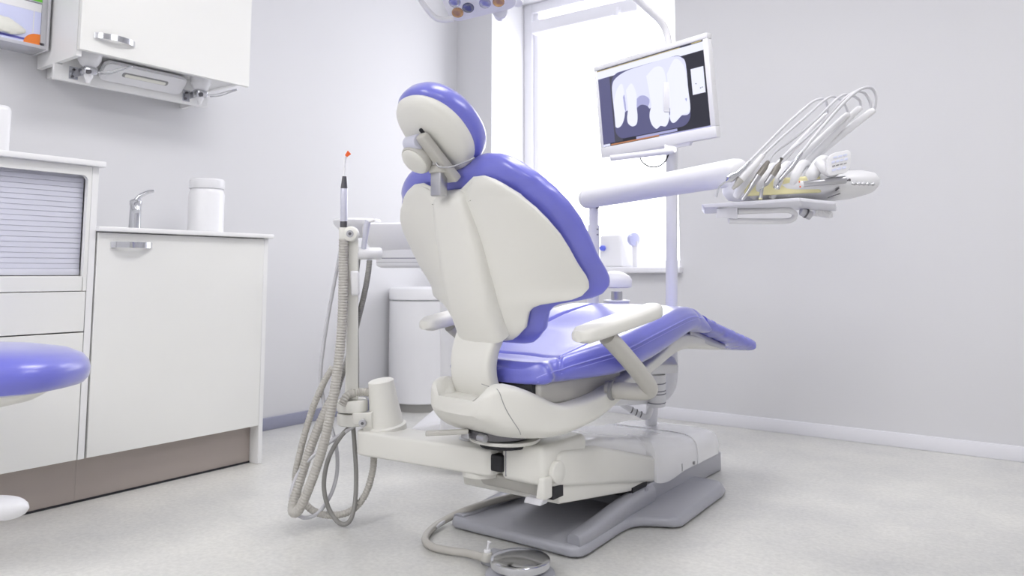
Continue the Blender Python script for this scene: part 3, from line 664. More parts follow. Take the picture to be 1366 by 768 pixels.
mk('holder_joint', [(cyl(c-nf*.02, c+nf*.012, .0235, None, 28, .006), 'chair_white'), (cyl(c+nf*.012, c+nf*.0145, .011, None, 20), 'steel'), (cyl(c+nf*.0145, c+nf*.015, .005, None, 6), 'dark_steel'), (cyl(P(457.5, 303, DS-.03), P(458, 321, DS-.03), .0125, .0125, 20, .002), 'chair_white')], ss)
mk('holder_bar', (cyl(P(474, 338, DS), P(510, 338, DS+.02), .0195, .0185, 24, .008), 'unit_white'), ss)
# hoses hanging under the stand: each its own part
def hp(pts, r, m, rib=True, nm='hose', d=DS, par=ss, amp=.11, label=None):
    q = [P(*(p if len(p) == 3 else (p[0], p[1], d))) for p in pts]
    return mk(nm, (ribbed(q, r, .008, amp) if rib else tube(q, r, 10, 8), m), par, label=label)
hp([(492, 523), (478, 523, DS-.01), (464, 527, DS-.03), (456, 540, DS-.045)], .0125, 'hose_grey', True, 'connecting_hose')
hp([(444, 490, DS+.02), (432, 510, DS+.02), (416, 548, DS+.01), (401, 600, DS), (394, 640, DS), (402, 664, DS-.02), (418, 681, DS-.04), (442, 687, DS-.05), (468, 681, DS-.04), (487, 660, DS-.02), (497, 628, DS), (499, 606, DS+.0)], .0105, 'hose_grey', True, 'drain_hose')
hp([(456, 326, DS+.01), (449, 362, DS+.02), (437, 425, DS+.03), (429, 480, DS+.03), (428, 510, DS+.03), (434, 545, DS+.02), (447, 588, DS), (450, 625, DS), (442, 658, DS-.02), (424, 684, DS-.05), (404, 690, DS-.06), (390, 676, DS-.06), (389, 655, DS-.05), (402, 625, DS-.03), (434, 594, DS-.02), (474, 567, DS-.01)], .006, 'hose_light', False, 'air_hose')
hp([(470, 566), (453, 584, DS-.02), (438, 612, DS-.03), (432, 645, DS-.04), (437, 674, DS-.05), (449, 694, DS-.06), (460, 699, DS-.06), (469, 690, DS-.06), (474, 665, DS-.04), (475, 630, DS-.02), (473, 595, DS-.01), (471, 566, DS)], .007, 'hose_dark', False, 'water_hose')
# suction handpiece with its long hose
sh = thing('suction_handpiece', 'grey suction handpiece with orange tip standing in the white holder', 'suction handpiece', P(459, 300, DS-.03))
dd = DS-.03
mk('body', [(cyl(P(458.5, 303, dd), P(459, 251, dd), .0105, .0108, 20, .002), 'metal_white'), (cyl(P(458.5, 303, dd), P(458.5, 295, dd), .0112, None, 20), 'dark_steel'), (cyl(P(459, 251, dd), P(459.5, 235, dd), .0108, .0062, 20), 'dark_steel')], sh)
tp = mk('cannula', (tube([P(459.5, 236, dd), P(459.8, 222, dd), P(460.5, 211, dd), P(463, 207, dd)], .0045, 12), 'tip_white'), sh)
mk('tip', (hexa([P(460, 207, dd-.008), P(463, 209.5, dd-.008), P(463, 209.5, dd+.008), P(460, 207, dd+.008), P(464, 200.5, dd-.01), P(468.5, 205.5, dd-.01), P(468.5, 205.5, dd+.01), P(464, 200.5, dd+.01)], .001, 1), 'orange'), tp, label='bright orange tip')
mk('hose', (ribbed([P(*p) for p in ((458.5, 318, dd), (458, 350, dd), (457.5, 400, dd-.01), (455, 450, dd-.02), (450, 495, dd-.04), (441, 550, dd-.06), (429, 602, dd-.07), (413, 648, dd-.08), (399, 679, dd-.08), (391, 682, dd-.06), (392, 667, dd-.03), (402, 635, dd), (416, 592, dd+.02), (432, 553, dd+.04), (449, 520, dd+.06))], .0145, .0085, .095, 16), 'hose_grey'), sh)
se = thing('saliva_ejector', 'slim grey handpiece hanging in the holder bar behind the white column', 'saliva ejector', P(489, 340, DS))
mk('body', [(sweep(spline([P(485, 332, DS-.0), P(488, 310, DS), P(491, 294, DS)]), lambda t: .0085+.001*t, 14), 'metal_white'), (tube([P(490, 295, DS), P(495, 294.5, DS-.01), P(500, 293, DS-.02)], .004, 10), 'tip_white')], se)
mk('hose', (ribbed([P(*p) for p in ((493, 347, DS), (491, 365, DS+.0), (486, 392, DS+.01), (478, 425, DS+.03), (468, 465, DS+.05), (455, 505, DS+.06), (446, 535, DS+.05))], .009, .0075, .1), 'hose_dark'), se)
mk('thin_hose', (tube([P(479, 346, DS+.03), P(476.5, 370, DS+.03), P(476, 420, DS+.04), P(477, 480, DS+.04), P(477, 520, DS+.04)], .005, 8), 'hose_dark'), se)

# ================================================================== CUSPIDOR UNIT
cu = P(600, 420, 2.95); cu.z = 0
cs = thing('cuspidor_unit', 'white spittoon unit with bowl behind the left side of the chair back', 'cuspidor', cu)
def upell(u, vb, vt, d, wpx, e=.45, n=40, dep=.75, taper=((0, .93), (.06, 1), (.94, 1), (1, .95))):
    c0, c1 = P(u, vb, d), P(u, vt, d); w = wpx/F*d; out = []
    for t, s in taper:
        c = c0.lerp(c1, t); out.append([c+DV*(w*s*spow(math.cos(a), e))+V((FW.x, FW.y, 0)).normalized()*(w*dep*s*spow(math.sin(a), e)) for a in [2*PI*i/n for i in range(n)]])
    return loft(out)
mk('upper_body', (upell(556, 338, 300, 2.95, 72, .55, taper=((0, .72), (.12, .8), (.5, .94), (.85, 1.0), (.95, 1.0), (1, .96))), 'unit_white'), cs)
mk('lower_body', [(upell(562, 357, 333, 2.95, 57, .5, taper=((0, .9), (.08, .98), (.15, 1), (1, 1))), 'unit_white'), (upell(562, 345.5, 344.5, 2.95, 57.3, .5, taper=((0, 1), (1, 1))), 'gap_grey'), (upell(562, 350.5, 350, 2.95, 57.2, .5, taper=((0, 1), (1, 1))), 'seam')], cs)
mk('bowl', (lathe(P(476, 317, 2.9), (0, 0, 1), [(0, .03), (.012, .05), (.04, .078), (.052, .088), (.064, .09), (.07, .086), (.066, .078), (.03, .045), (.026, .01)], 40), 'unit_white'), cs)
mk('column', (upell(618, 600, 355, 2.95, 30, .5, taper=((0, 1), (1, 1))), 'unit_white'), cs)
fb = [on(546, 578, 2, .11), on(612, 600, 2, .08), on(660, 560, 2, .08), on(585, 545, 2, .1)]
mk('foot_shroud', (hexa([V((p.x, p.y, 0)) for p in (P(548, 571, 3.1), P(640, 590, 3.06), P(690, 560, 3.3), P(600, 550, 3.4))]+[P(548, 571, 3.1), P(625, 556, 3.06), P(660, 541, 3.28), P(590, 535, 3.38)], .01), 'unit_white'), cs)

# ================================================================== POLE + OPERATING LIGHT ARM
pol = thing('equipment_pole', 'white equipment pole behind the chair foot end with curved top', 'pole', (-1.29, 2.86, .16))
mk('post', (sweep(spline([V((-1.36, 2.80, .155)), P(872, 528, 2.99), P(882, 528, 3.0), P(891, 520, 3.0), P(895.5, 505, 3.0), P(896, 470, 3.0), P(896, 400, 3.0), P(896, 300, 3.0), P(896, 200, 3.0), P(895.5, 130, 3.0), P(895, 90, 3.0)], 8), .0235, 20), 'unit_white'), pol)
mk('light_arm', (sweep(spline([P(895, 95, 3.0), P(892, 58, 3.0), P(888, 40, 3.0), P(880, 27, 2.99), P(866, 14, 2.97), P(845, -5, 2.93), P(800, -42, 2.82), P(740, -82, 2.62), P(690, -90, 2.4), P(655, -70, 2.28), P(650, -50, 2.22)], 8), lambda t: .0145, 16), 'unit_white'), pol)
mk('post_foot', [(cyl(P(875, 541, 2.86), P(875, 498, 2.86), .036, None, 28, .004), 'unit_white'), (hexa([P(866, 500, 2.82), P(905, 497, 2.82), P(902, 497, 2.95), P(870, 500, 2.95), P(866, 487, 2.82), P(905, 486, 2.82), P(900, 476, 2.95), P(872, 470, 2.95)], .006), 'unit_white')]
   + [(cyl(P(875, v, 2.86), P(875, v-1.2, 2.86), .0368, None, 28), 'gap_grey') for v in (510, 520, 524, 536)], pol)
mk('spiral_cable', [(tube([P(828, 538, 2.8), P(840, 545, 2.8), P(855, 554, 2.8), P(864, 555, 2.8), P(868, 545, 2.82)], .011, 12), 'unit_white')] + [(cyl(P(842+k*6, 546.5+k*3, 2.8), P(843.2+k*6, 547+k*3, 2.8), .0125), 'dark_steel') for k in range(3)], pol)
mk('bracket', (hexa([P(818, 541, 2.5), P(866, 539, 2.86), P(866, 539, 2.92), P(818, 541, 2.6), P(818, 530, 2.5), P(866, 527, 2.86), P(866, 527, 2.92), P(818, 530, 2.6)], .004), 'unit_white'), pol)

# operating light head
lo = P(618, 24, 2.15)
ol = thing('operating_light', 'white dental operating light with round reflectors above the chair', 'lamp', lo)
e1 = (P(676, 10, 2.12)-lo).normalized(); e2 = (-V((FW.x, FW.y, 0)).normalized()*.80+V((0, 0, 1))*.52-RT*.22); e2 = (e2-e1*e1.dot(e2)).normalized(); e3 = e1.cross(e2)
if e3.dot(FW) < 0: e3 = -e3
def lp(p, q, h): return lo+e1*p+e2*q+e3*h
hdp = rrect(.062, .075, .20, .17, .03)
ohead = mk('lamp_head', [(prism(hdp, lp, 0, .03, .005), 'tray_plastic'), (prism(rrect(.062, .075, .21, .18, .032), lp, .028, .06, .012, 3), 'unit_white')], ol)
def at_face(u, v):
    r = FW+RT*((u-PX)/F)-UP*((v-PY)/F); n = e3; t = (lo-CAM).dot(n)/r.dot(n); d = CAM+r*t-lo; return d.dot(e1), d.dot(e2)
spots = [(606.5, 2.5, 'lens_blue'), (610.5, 16.5, 'lens_orange'), (624.5, 10, 'lens_grey'), (647, 4, 'lens_blue'), (665, 2, 'lens_orange')]
uv = [at_face(u, v)+(m,) for u, v, m in spots]
uv += [(.0, .13, 'lens_orange'), (.06, .135, 'lens_grey'), (.12, .13, 'lens_blue')]
for p, q, m in uv:
    mk('reflector', (loft([[lp(p+r*math.cos(a), q+r*math.sin(a), h) for a in [2*PI*i/24 for i in range(24)]] for r, h in ((.0165, .001), (.0165, -.0025), (.0145, -.003), (.011, -.0012), (.005, -.0005), (.001, -.0003))]), m), ohead, label='faceted %s reflector' % {'lens_blue': 'pale blue', 'lens_orange': 'orange', 'lens_grey': 'grey'}[m])
mk('handle', (sweep(spline([P(604, 25, 2.13), P(592, 26.5, 2.12), P(580, 23, 2.11), P(570, 12, 2.09), P(562, 0, 2.07), P(556, -14, 2.04), P(566, -26, 2.02), P(586, -30, 2.02)], 8), .0085, 14), 'unit_white'), ol)
mk('sensor_cap', (cyl(P(667, 14, 2.16), P(668, 21, 2.2), .022, .018, 24, .004), 'tray_plastic'), ol)
mk('yoke', (tube([P(690, 4, 2.2), P(694, -20, 2.24), P(672, -50, 2.26), P(650, -62, 2.25)], .016, 14), 'unit_white'), ol)

# ================================================================== MONITOR
mTL, mTR, mBR, mBL = P(791.5, 89, 3.18), P(942.5, 43, 2.765), P(948, 186, 2.765), P(794.7, 211.5, 3.18)
mn = thing('monitor', 'white framed monitor showing a dental x-ray, on the pole', 'monitor', (mBL+mBR)/2)
ux = mTR-mTL; mW = ux.length; ux.normalize(); uz = mBL-mTL; mH = uz.length; uz = (uz-ux*ux.dot(uz)).normalized(); un_ = ux.cross(uz)
if un_.dot(FW) < 0: un_ = -un_
def mp(s, t, h): return mTL+ux*(s*mW)+uz*(t*mH)+un_*h
sL, sR, sT, sBt = .026, .962, .052, .892
mk('bezel', [(join(*[hexa([mp(a, b, 0), mp(c, b, 0), mp(c, d, 0), mp(a, d, 0), mp(a, b, .03), mp(c, b, .03), mp(c, d, .03), mp(a, d, .03)], .003, 2) for a, b, c, d in ((0, 0, 1, sT), (0, sBt, 1, 1), (0, sT, sL, sBt), (sR, sT, 1, sBt))]), 'unit_white'),
    (hexa([mp(.01, .01, .03), mp(.99, .01, .03), mp(.99, .99, .03), mp(.01, .99, .03), mp(.15, .15, .055), mp(.85, .15, .055), mp(.85, .85, .055), mp(.15, .85, .055)], .004), 'unit_white'), (hexa([mp(.2, .985, .004), mp(.8, .985, .004), mp(.8, .985, .02), mp(.2, .985, .02), mp(.22, 1.03, .006), mp(.78, 1.03, .006), mp(.78, 1.03, .02), mp(.22, 1.03, .02)]), 'tray_plastic')], mn)
def sp_(a, b, h=0): return mp(sL+(sR-sL)*a, sT+(sBt-sT)*b, .006-h)
def flat(poly, h): return [sp_(a, b, h) for a, b in poly], [list(range(len(poly)))]
def rect(a, b, c, d): return [(a, b), (c, b), (c, d), (a, d)]
def xr(w=0):   # rounded outline of the x-ray film
    cx, cy, wd, ht = .487, .50, .705, .86
    return [(cx+(x-cx), y) for x, y in [(p, .52+(q-.52)*1.0) for p, q in rrect(cx, .52, wd, .82, .0001)]]
film = []
for sx, sy, a0 in ((1, 1, 0), (-1, 1, 90), (-1, -1, 180), (1, -1, 270)):
    for i in range(9):
        a = math.radians(a0+90*i/8); film.append((.487+sx*.265+.088*math.cos(a), .515+sy*.285+.135*math.sin(a)))
def blob(pts): return [(p.x, p.y) for p in spline([V((x, y, 0)) for x, y in pts], 6)]
scr = [(hexa([sp_(0, 0, 0), sp_(1, 0, 0), sp_(1, 1, 0), sp_(0, 1, 0), sp_(0, 0, -.008), sp_(1, 0, -.008), sp_(1, 1, -.008), sp_(0, 1, -.008)]), 'screen_black'),
    (flat(rect(.0, .1, .12, .96), .0002), 'screen_violet'), (flat(rect(.12, .1, .2, .96), .0002), 'screen_dark_line'),
    (flat(rect(0, .0, 1, .012), .0004), 'screen_dark_line'), (flat(rect(.0, .012, .80, .022), .0004), 'screen_yellow'), (flat(rect(.9, .004, .985, .016), .0005), 'screen_yellow'), (flat(rect(0, .022, 1, .118), .0003), 'screen_white'),
    (flat(film, .0004), 'screen_violet'),
    # bright bone, then teeth
    (flat(blob([(.135, .40), (.14, .25), (.18, .165), (.3, .108), (.5, .098), (.74, .098), (.81, .14), (.838, .22), (.84, .5), (.838, .78), (.76, .80), (.70, .74), (.64, .62), (.6, .6), (.52, .62), (.44, .66), (.36, .66), (.3, .6), (.2, .62), (.14, .6)]), .0006), 'screen_light'),
    (flat(blob([(.36, .50), (.40, .46), (.45, .47), (.49, .53), (.47, .61), (.41, .65), (.365, .62), (.35, .56)]), .0008), 'screen_grey'),
    (flat(blob([(.36, .60), (.41, .57), (.47, .61), (.485, .7), (.42, .72), (.36, .68)]), .0009), 'screen_violet'),
    (flat(blob([(.14, .46), (.19, .30), (.245, .26), (.255, .48), (.24, .66), (.205, .76), (.165, .79), (.14, .77)]), .001), 'screen_white'),
    (flat(blob([(.275, .34), (.335, .28), (.372, .42), (.365, .58), (.365, .70), (.35, .79), (.31, .81), (.272, .77), (.262, .70), (.28, .58)]), .001), 'screen_white'),
    (flat(blob([(.48, .24), (.57, .16), (.645, .22), (.66, .5), (.662, .66), (.655, .80), (.62, .89), (.57, .875), (.53, .90), (.49, .83), (.478, .72), (.505, .60)]), .001), 'screen_white'),
    (flat(blob([(.668, .28), (.75, .13), (.825, .25), (.838, .5), (.838, .76), (.77, .80), (.70, .87), (.665, .84), (.66, .72), (.67, .6)]), .0012), 'screen_white'),
    (flat(rect(.335, .945, .715, .975), .001), 'screen_grey'), (flat(rect(.08, .975, .55, .992), .0012), 'screen_orange'), (flat(rect(.0, .965, .07, .995), .0012), 'screen_light'), (flat(rect(.55, .985, 1, 1), .0012), 'screen_grey'),
    (flat(rect(.875, .30, .982, .60), .001), 'screen_white'), (flat(rect(.905, .475, .915, .485), .0013), 'screen_dark_line'), (flat(rect(.94, .535, .95, .545), .0013), 'screen_dark_line'), (flat(rect(.955, .53, .962, .54), .0013), 'screen_dark_line'),
    (flat(blob([(.24, .42), (.255, .40), (.262, .55), (.255, .62), (.245, .56)]), .0011), 'screen_grey'), (flat(blob([(.655, .70), (.668, .69), (.664, .77), (.658, .77)]), .0013), 'screen_violet'), (flat(blob([(.806, .62), (.822, .62), (.816, .66)]), .0013), 'screen_grey')]
mk('screen', scr, mn, label='dark screen with a pale dental x-ray')
mk('mount', (hexa([P(885, 150, 2.9), P(905, 150, 2.9), P(905, 150, 3.0), P(885, 150, 3.0), P(885, 110, 2.9), P(905, 110, 2.9), P(905, 110, 3.0), P(885, 110, 3.0)], .004), 'unit_white'), mn)
mk('lower_bar', [(sweep([P(814, 211, 2.98), P(816, 210.8, 2.98), P(895, 201.5, 2.8), P(898, 201.2, 2.8)], .0118, 16), 'unit_white'), (hexa([P(886, 205, 2.88), P(903, 203, 2.86), P(903, 203, 2.98), P(886, 205, 2.98), P(886, 180, 2.95), P(903, 178, 2.93), P(903, 178, 2.98), P(886, 180, 2.98)], .004), 'unit_white')], mn)
mk('cable', (tube([P(852, 205, 2.9), P(857, 216, 2.9), P(868, 222.5, 2.9), P(880, 221, 2.89), P(888, 214, 2.87), P(892, 205, 2.85)], .003, 8), 'rubber_black'), mn)

# ================================================================== DELIVERY ARM + bottle
da = thing('delivery_arm', 'thick white horizontal delivery arm carried on its own post', 'delivery arm', P(792, 420, 2.85))
a0, a1 = P(781, 265, 2.88), P(990, 228, 2.12)
aD = (a1-a0).normalized(); L = (a1-a0).length
mk('tube', (lathe(a0, aD, [(0, .024), (.004, .034), (.012, .038), (.035, .040), (.036, .0385), (L-.03, .039), (L-.01, .036), (L-.002, .028), (L, .012)], 32), 'unit_white'), da)
mk('post', [(cyl(P(792, 300, 2.85), P(790, 470, 2.85), .0225, None, 24), 'unit_white'), (cyl(P(792, 276, 2.85), P(792, 301, 2.85), .0175, None, 24), 'unit_white'), (join(cyl(P(797, 305, 2.83), P(797, 306.5, 2.83), .003), cyl(P(797, 312, 2.83), P(797, 313.5, 2.83), .003)), 'gap_grey'), (sweep(spline([P(790, 465, 2.85), P(792, 500, 2.82), P(805, 520, 2.7), P(820, 524, 2.55)]), .0225, 16), 'unit_white'), (cyl(P(797, 272, 2.83), P(797, 278, 2.83), .006), 'dark_steel')], da)
bh = thing('water_bottle', 'white water bottle with grey neck under a domed cap behind the chair', 'bottle', P(822, 405, 2.9))
w0 = P(823, 420, 2.9)
mk('bottle', [(lathe(w0, (0, 0, 1), [(-.1, .05), (.0, .052), (.035, .052), (.047, .046), (.05, .05), (.056, .05), (.058, .04)], 36), 'unit_white'), (lathe(w0+V((0, 0, .05)), (0, 0, 1), [(0, .022), (.04, .022)], 24), 'steel')], bh)
mk('cap', (lathe(P(820, 384, 2.9), (0, 0, 1), [(0, .045), (.004, .064), (.03, .066), (.044, .058), (.056, .04), (.063, .018), (.065, .001)], 40), 'unit_white'), bh)
mk('bracket', (hexa([P(790, 386, 2.84), P(815, 384, 2.86), P(815, 384, 2.92), P(790, 386, 2.88), P(790, 372, 2.84), P(815, 372, 2.86), P(815, 372, 2.92), P(790, 372, 2.88)], .004), 'unit_white'), bh)

# ================================================================== INSTRUMENT TABLE (delivery head)
DD = 2.12
it = thing('instrument_table', 'white dentist instrument table with tray at the end of the delivery arm', 'instrument table', P(1060, 262, DD))
# body: lofted shell along the picture's horizontal
hx = V((RT.x, RT.y, 0)); hy = V((FW.x, FW.y, 0)).normalized(); hz = V((0, 0, 1))
rings = []
for u, vc, hh, dp in ((968, 250, 4, .03), (971, 251, 10, .06), (980, 252, 15, .10), (1000, 253, 17, .12), (1040, 253, 18, .13), (1080, 252, 19, .135), (1110, 249, 19, .13), (1135, 247, 18, .12), (1150, 246, 15, .10), (1158, 245, 10, .07), (1161, 244, 4, .03)):
    c = P(u, vc, DD+.06); k = (DD+.06)/F
    rings.append([c+hy*(dp*spow(math.cos(a), .8))+hz*(hh*k*(spow(math.sin(a), .8))) for a in [2*PI*i/32 for i in range(32)]])
mk('table_body', (loft(rings), 'unit_white'), it)
mk('holder_strip', (hexa([P(992, 262, DD-.06), P(1096, 257, DD-.07), P(1098, 255, DD), P(992, 260, DD), P(996, 240, DD-.06), P(1094, 234, DD-.07), P(1094, 234, DD), P(996, 240, DD)], .006), 'yellow'), it, label='pale yellow strip behind the instruments')
for i, (u0, v0, u1, v1) in enumerate(((982, 262, 1010, 222), (1005, 264, 1032, 222), (1030, 263, 1050, 220), (1050, 260, 1072, 218), (1074, 250, 1098, 214))):
    r = .016 if i == 4 else .0115
    mk('holder', (sweep(spline([P(u0, v0, DD-.035), P((u0+u1)/2-2, (v0+v1)/2, DD-.06), P(u1, v1, DD-.02), P(u1+14, v1+8 if i == 4 else v1+10, DD+.03)], 8), lambda t: r*(.75+.35*math.sin(PI*min(1, t*1.1+.05))), 14), 'unit_white'), it)
whips = [((1020, 238), (1104, 153), .0075), ((1040, 236), (1132, 152), .0085), ((1062, 232), (1148, 144), .0095), ((1080, 214), (1165, 147), .0105)]
for (u0, v0), (u1, v1), r in whips:
    q = [P(u0, v0, DD+.05), P((u0+u1)/2, (v0+v1)/2-1, DD+.03), P(u1-8, v1+6, DD+.0), P(u1, v1, DD)]
    mk('whip_arm', (sweep(spline(q), lambda t: r*(1.15-.3*t), 14), 'unit_white'), it)
# control panel
pc0 = P(1119, 217.5, DD-.1); px_ = (RT*.97+UP*.22).normalized(); pz_ = (UP*.88+RT*.45+FW*.1); pz_ = (pz_-px_*.55*px_.dot(pz_)).normalized(); pn_ = px_.cross(pz_).normalized()
if pn_.dot(FW) > 0: pn_ = -pn_
def cp_(p, q, h): return pc0+px_*p+pz_*q+pn_*h
panel = mk('control_panel', [(prism(rrect(0, 0, .062, .062, .016), cp_, -.012, .004, .004, 3), 'unit_white')], it)
btn = []
for r_, (q, n, w, h) in enumerate(((.018, 3, .011, .005), (.006, 4, .009, .006), (-.005, 4, .008, .003), (-.016, 3, .011, .006))):
    for k in range(n): btn.append((prism(rrect((k-(n-1)/2)*(w+.0025), q, w, h, .0015, 3), cp_, .004, .0055), 'button_blue' if r_ != 2 else 'seam'))
mk('button_pad', btn, panel)
mk('panel_neck', (sweep(spline([P(1092, 217, DD-.06), P(1100, 226, DD-.08), P(1110, 231, DD-.085), P(1118, 226, DD-.08)]), lambda t: .014-.003*t, 14), 'unit_white'), it)
# metal rod and toothed strip at the right end
mk('toothed_strip', [(cyl(P(1136, 245, DD-.10), P(1167, 246, DD-.10), .003, None, 10), 'steel')] + [(ball(P(1140+6.2*k, 244.8+.2*k, DD-.10), .0048, n=10, m=6), 'steel') for k in range(5)], it)
mk('slot', (join(hexa([P(1114, 254, DD-.075), P(1119, 249.5, DD-.075), P(1119, 249.5, DD-.06), P(1114, 254, DD-.06), P(1115, 255, DD-.075), P(1120, 251, DD-.075), P(1120, 251, DD-.06), P(1115, 255, DD-.06)]),
      hexa([P(1104, 263, DD-.075), P(1121, 257, DD-.075), P(1121, 257, DD-.06), P(1104, 263, DD-.06), P(1104, 264.2, DD-.075), P(1121, 258.6, DD-.075), P(1121, 258.6, DD-.06), P(1104, 264.2, DD-.06)])), 'dark_steel'), it)
# tray with bracket below
zt = P(1020, 272, DD).z
def tz(u, d, z): # point over image column u at depth d and height z
    p = P(u, 200, d); return V((p.x, p.y, z))
tray = mk('tray', [(hexa([tz(938, 2.12, zt-.012), tz(1064, 1.99, zt-.006), tz(1074, 2.20, zt-.012), tz(938, 2.26, zt-.018), tz(934, 2.12, zt-.002), tz(1064, 1.99, zt+.004), tz(1074, 2.20, zt-.002), tz(934, 2.26, zt-.008)], .002, 2), 'tray_plastic'),
     (hexa([tz(1064, 2.0, zt-.005), tz(1110, 2.02, zt-.012), tz(1112, 2.16, zt-.018), tz(1064, 2.18, zt-.012), tz(1064, 2.0, zt+.005), tz(1112, 2.02, zt-.004), tz(1114, 2.16, zt-.010), tz(1064, 2.18, zt-.002)], .002, 2), 'tray_plastic')], it)
mk('tray_handle', [(sweep(spline([P(984, 282, DD), P(1020, 281, DD), P(1048, 280, DD), P(1058, 283, DD), P(1060.5, 287.5, DD), P(1056, 293, DD), P(1044, 295, DD), P(1010, 295, DD), P(972, 294.5, DD)], 8), .0078, 12), 'unit_white'), (hexa([P(956, 290, DD-.02), P(984, 292, DD-.02), P(984, 292, DD+.02), P(956, 290, DD+.02), P(956, 278, DD-.02), P(984, 276, DD-.02), P(984, 276, DD+.02), P(956, 278, DD+.02)], .002), 'tray_plastic')], tray)
mk('tray_knob', [(cyl(P(1068, 281, DD+.03), P(1082, 288, DD+.03), .012, .013, 16, .002), 'hose_light'), (cyl(P(1074, 284, DD+.03), P(1076, 285, DD+.03), .0138, None, 16), 'dark_steel')], tray)
mk('coiled_cable', (ribbed([P(1086, 282, DD+.04), P(1094, 283, DD+.04), P(1104, 285, DD+.04), P(1108, 284, DD+.04)], .013, .004, .06, 16), 'unit_white'), tray)
# handpieces, each with its supply hose
def handpiece(name, label, body, hose, r_h, mats):
    """body: list of (u, v, depth, radius, material index) along the axis from tail to tip"""
    t = thing(name, label, 'handpiece', P(body[0][0], body[0][1], body[0][2]), 0, 'dental handpieces on the instrument table')
    segs = []
    cur = [body[0]]
    for q in body[1:]:
        cur.append(q)
        if q[4] != cur[0][4] or q is body[-1]:
            path = [P(a[0], a[1], a[2]) for a in cur]; rr = [a[3] for a in cur]
            rings = []
            for i, p in enumerate(path):
                d = path[min(i+1, len(path)-1)]-path[max(i-1, 0)]; rings.append((p, d, rr[i]))
            segs.append((loft([ring(p, d, r, 16) for p, d, r in rings]), mats[cur[0][4]])); cur = [q]
    mk('grip', segs, t)
    mk('hose', (tube([P(*q) for q in hose], r_h, 10, 8), 'hose_light'), t)
    return t
b = DD-.09
t = handpiece('syringe', 'steel three way syringe with bent nozzle, leftmost instrument on the table', [(1000, 215, b, .0045, 0), (992, 224, b, .006, 0), (984, 232, b, .007, 0), (977, 236, b, .011, 0), (972, 239, b, .011, 0), (969, 242, b, .004, 0)],
     [(1000, 215, b), (1020, 195, b+.02), (1050, 165, b+.04), (1075, 143, b+.06), (1087, 134, b+.07), (1098, 132, b+.09), (1103, 139, DD), (1104, 154, DD)], .0036, ['chrome'])
mk('nozzle', (tube([P(970, 241, b), P(964, 245, b), P(959, 250, b), P(957, 256, b), P(955.5, 263, b)], .0024, 8), 'chrome'), t)
handpiece('scaler', 'white scaler handpiece with grey cone tip, second instrument from left', [(1018, 207, b, .006, 0), (1008, 219, b, .0085, 0), (996, 231, b, .0105, 0), (988, 239, b, .0105, 0), (988, 239, b, .0105, 1), (982, 247, b, .007, 1), (977, 252, b, .0035, 1)],
     [(1018, 207, b), (1040, 186, b+.02), (1070, 160, b+.04), (1090, 142, b+.06), (1104, 131, b+.07), (1114, 129, b+.09), (1126, 138, DD), (1132, 152, DD)], .0034, ['unit_white', 'arm_beige'])
handpiece('drill', 'straight steel drill with dark joint, middle instrument hanging lowest', [(1025, 215, b, .005, 0), (1020, 223, b, .0085, 0), (1012, 234, b, .0085, 0), (1012, 234, b, .009, 1), (1004, 246, b, .007, 1), (997, 257, b, .0045, 1), (992, 264, b, .0045, 1), (990, 267, b, .004, 1)],
     [(1025, 215, b), (1034, 203, b+.02), (1062, 182, b+.03), (1092, 156, b+.05), (1110, 138, b+.06), (1122, 128, b+.07), (1132, 126, b+.09), (1146, 133, DD), (1148, 145, DD)], .0037, ['joint_grey', 'steel'])
handpiece('angle_drill', 'bent steel drill with dark joint and yellow ring, fourth instrument from left', [(1043, 211, b, .005, 0), (1038, 222, b, .0085, 0), (1030, 234, b, .0085, 0), (1030, 234, b, .0085, 1), (1022, 245, b, .0065, 1), (1016, 253, b, .005, 1), (1015, 262, b, .0045, 1), (1014.5, 264, b, .005, 1), (1014.5, 264, b, .005, 2), (1014.3, 266, b, .005, 2)],
     [(1043, 211, b), (1056, 199, b+.01), (1076, 183, b+.03), (1100, 160, b+.05), (1120, 138, b+.06), (1134, 126, b+.07), (1143, 122, b+.08), (1153, 124, b+.09), (1160, 135, DD), (1162, 146, DD)], .0037, ['joint_grey', 'steel', 'yellow'])
handpiece('turbine', 'slim polished turbine handpiece, rightmost of the hanging instruments', [(1070, 203, b, .0045, 0), (1064, 211, b, .0068, 0), (1057, 221, b, .0075, 0), (1048, 231, b, .007, 0), (1040, 240, b, .0058, 0), (1037, 248, b, .0048, 0), (1036, 250, b, .0085, 0), (1035.5, 252, b, .0085, 0)],
     [(1070, 203, b), (1085, 184, b+.01), (1105, 160, b+.03), (1125, 138, b+.04), (1140, 124, b+.05), (1152, 117.5, b+.06), (1162, 117.5, b+.08), (1167.5, 125, b+.09), (1168, 138, DD), (1165, 148, DD)], .0042, ['chrome'])
cyh = thing('motor_handpiece', 'thick grey metal cylinder lying across the right of the instrument table', 'handpiece', P(1098, 243, DD-.09))  # metal motor handpiece with two small bolts
mk('body', [(cyl(P(1067, 246, DD-.09), P(1128, 239.5, DD-.09), .0075, .0105, 24, .002), 'steel'), (cyl(P(1066, 246, DD-.09), P(1071, 245.5, DD-.09), .0085, .009, 20, .002), 'unit_white'), (join(ball(P(1066.5, 242.5, DD-.1), .0022, n=8, m=6), ball(P(1067.5, 249, DD-.1), .0022, n=8, m=6)), 'orange')], cyh)
mk('end_hook', (tube([P(1128, 239.5, DD-.09), P(1131, 240.5, DD-.09), P(1133.5, 239, DD-.09), P(1134, 241.5, DD-.09)], .0022, 8), 'dark_steel'), cyh)

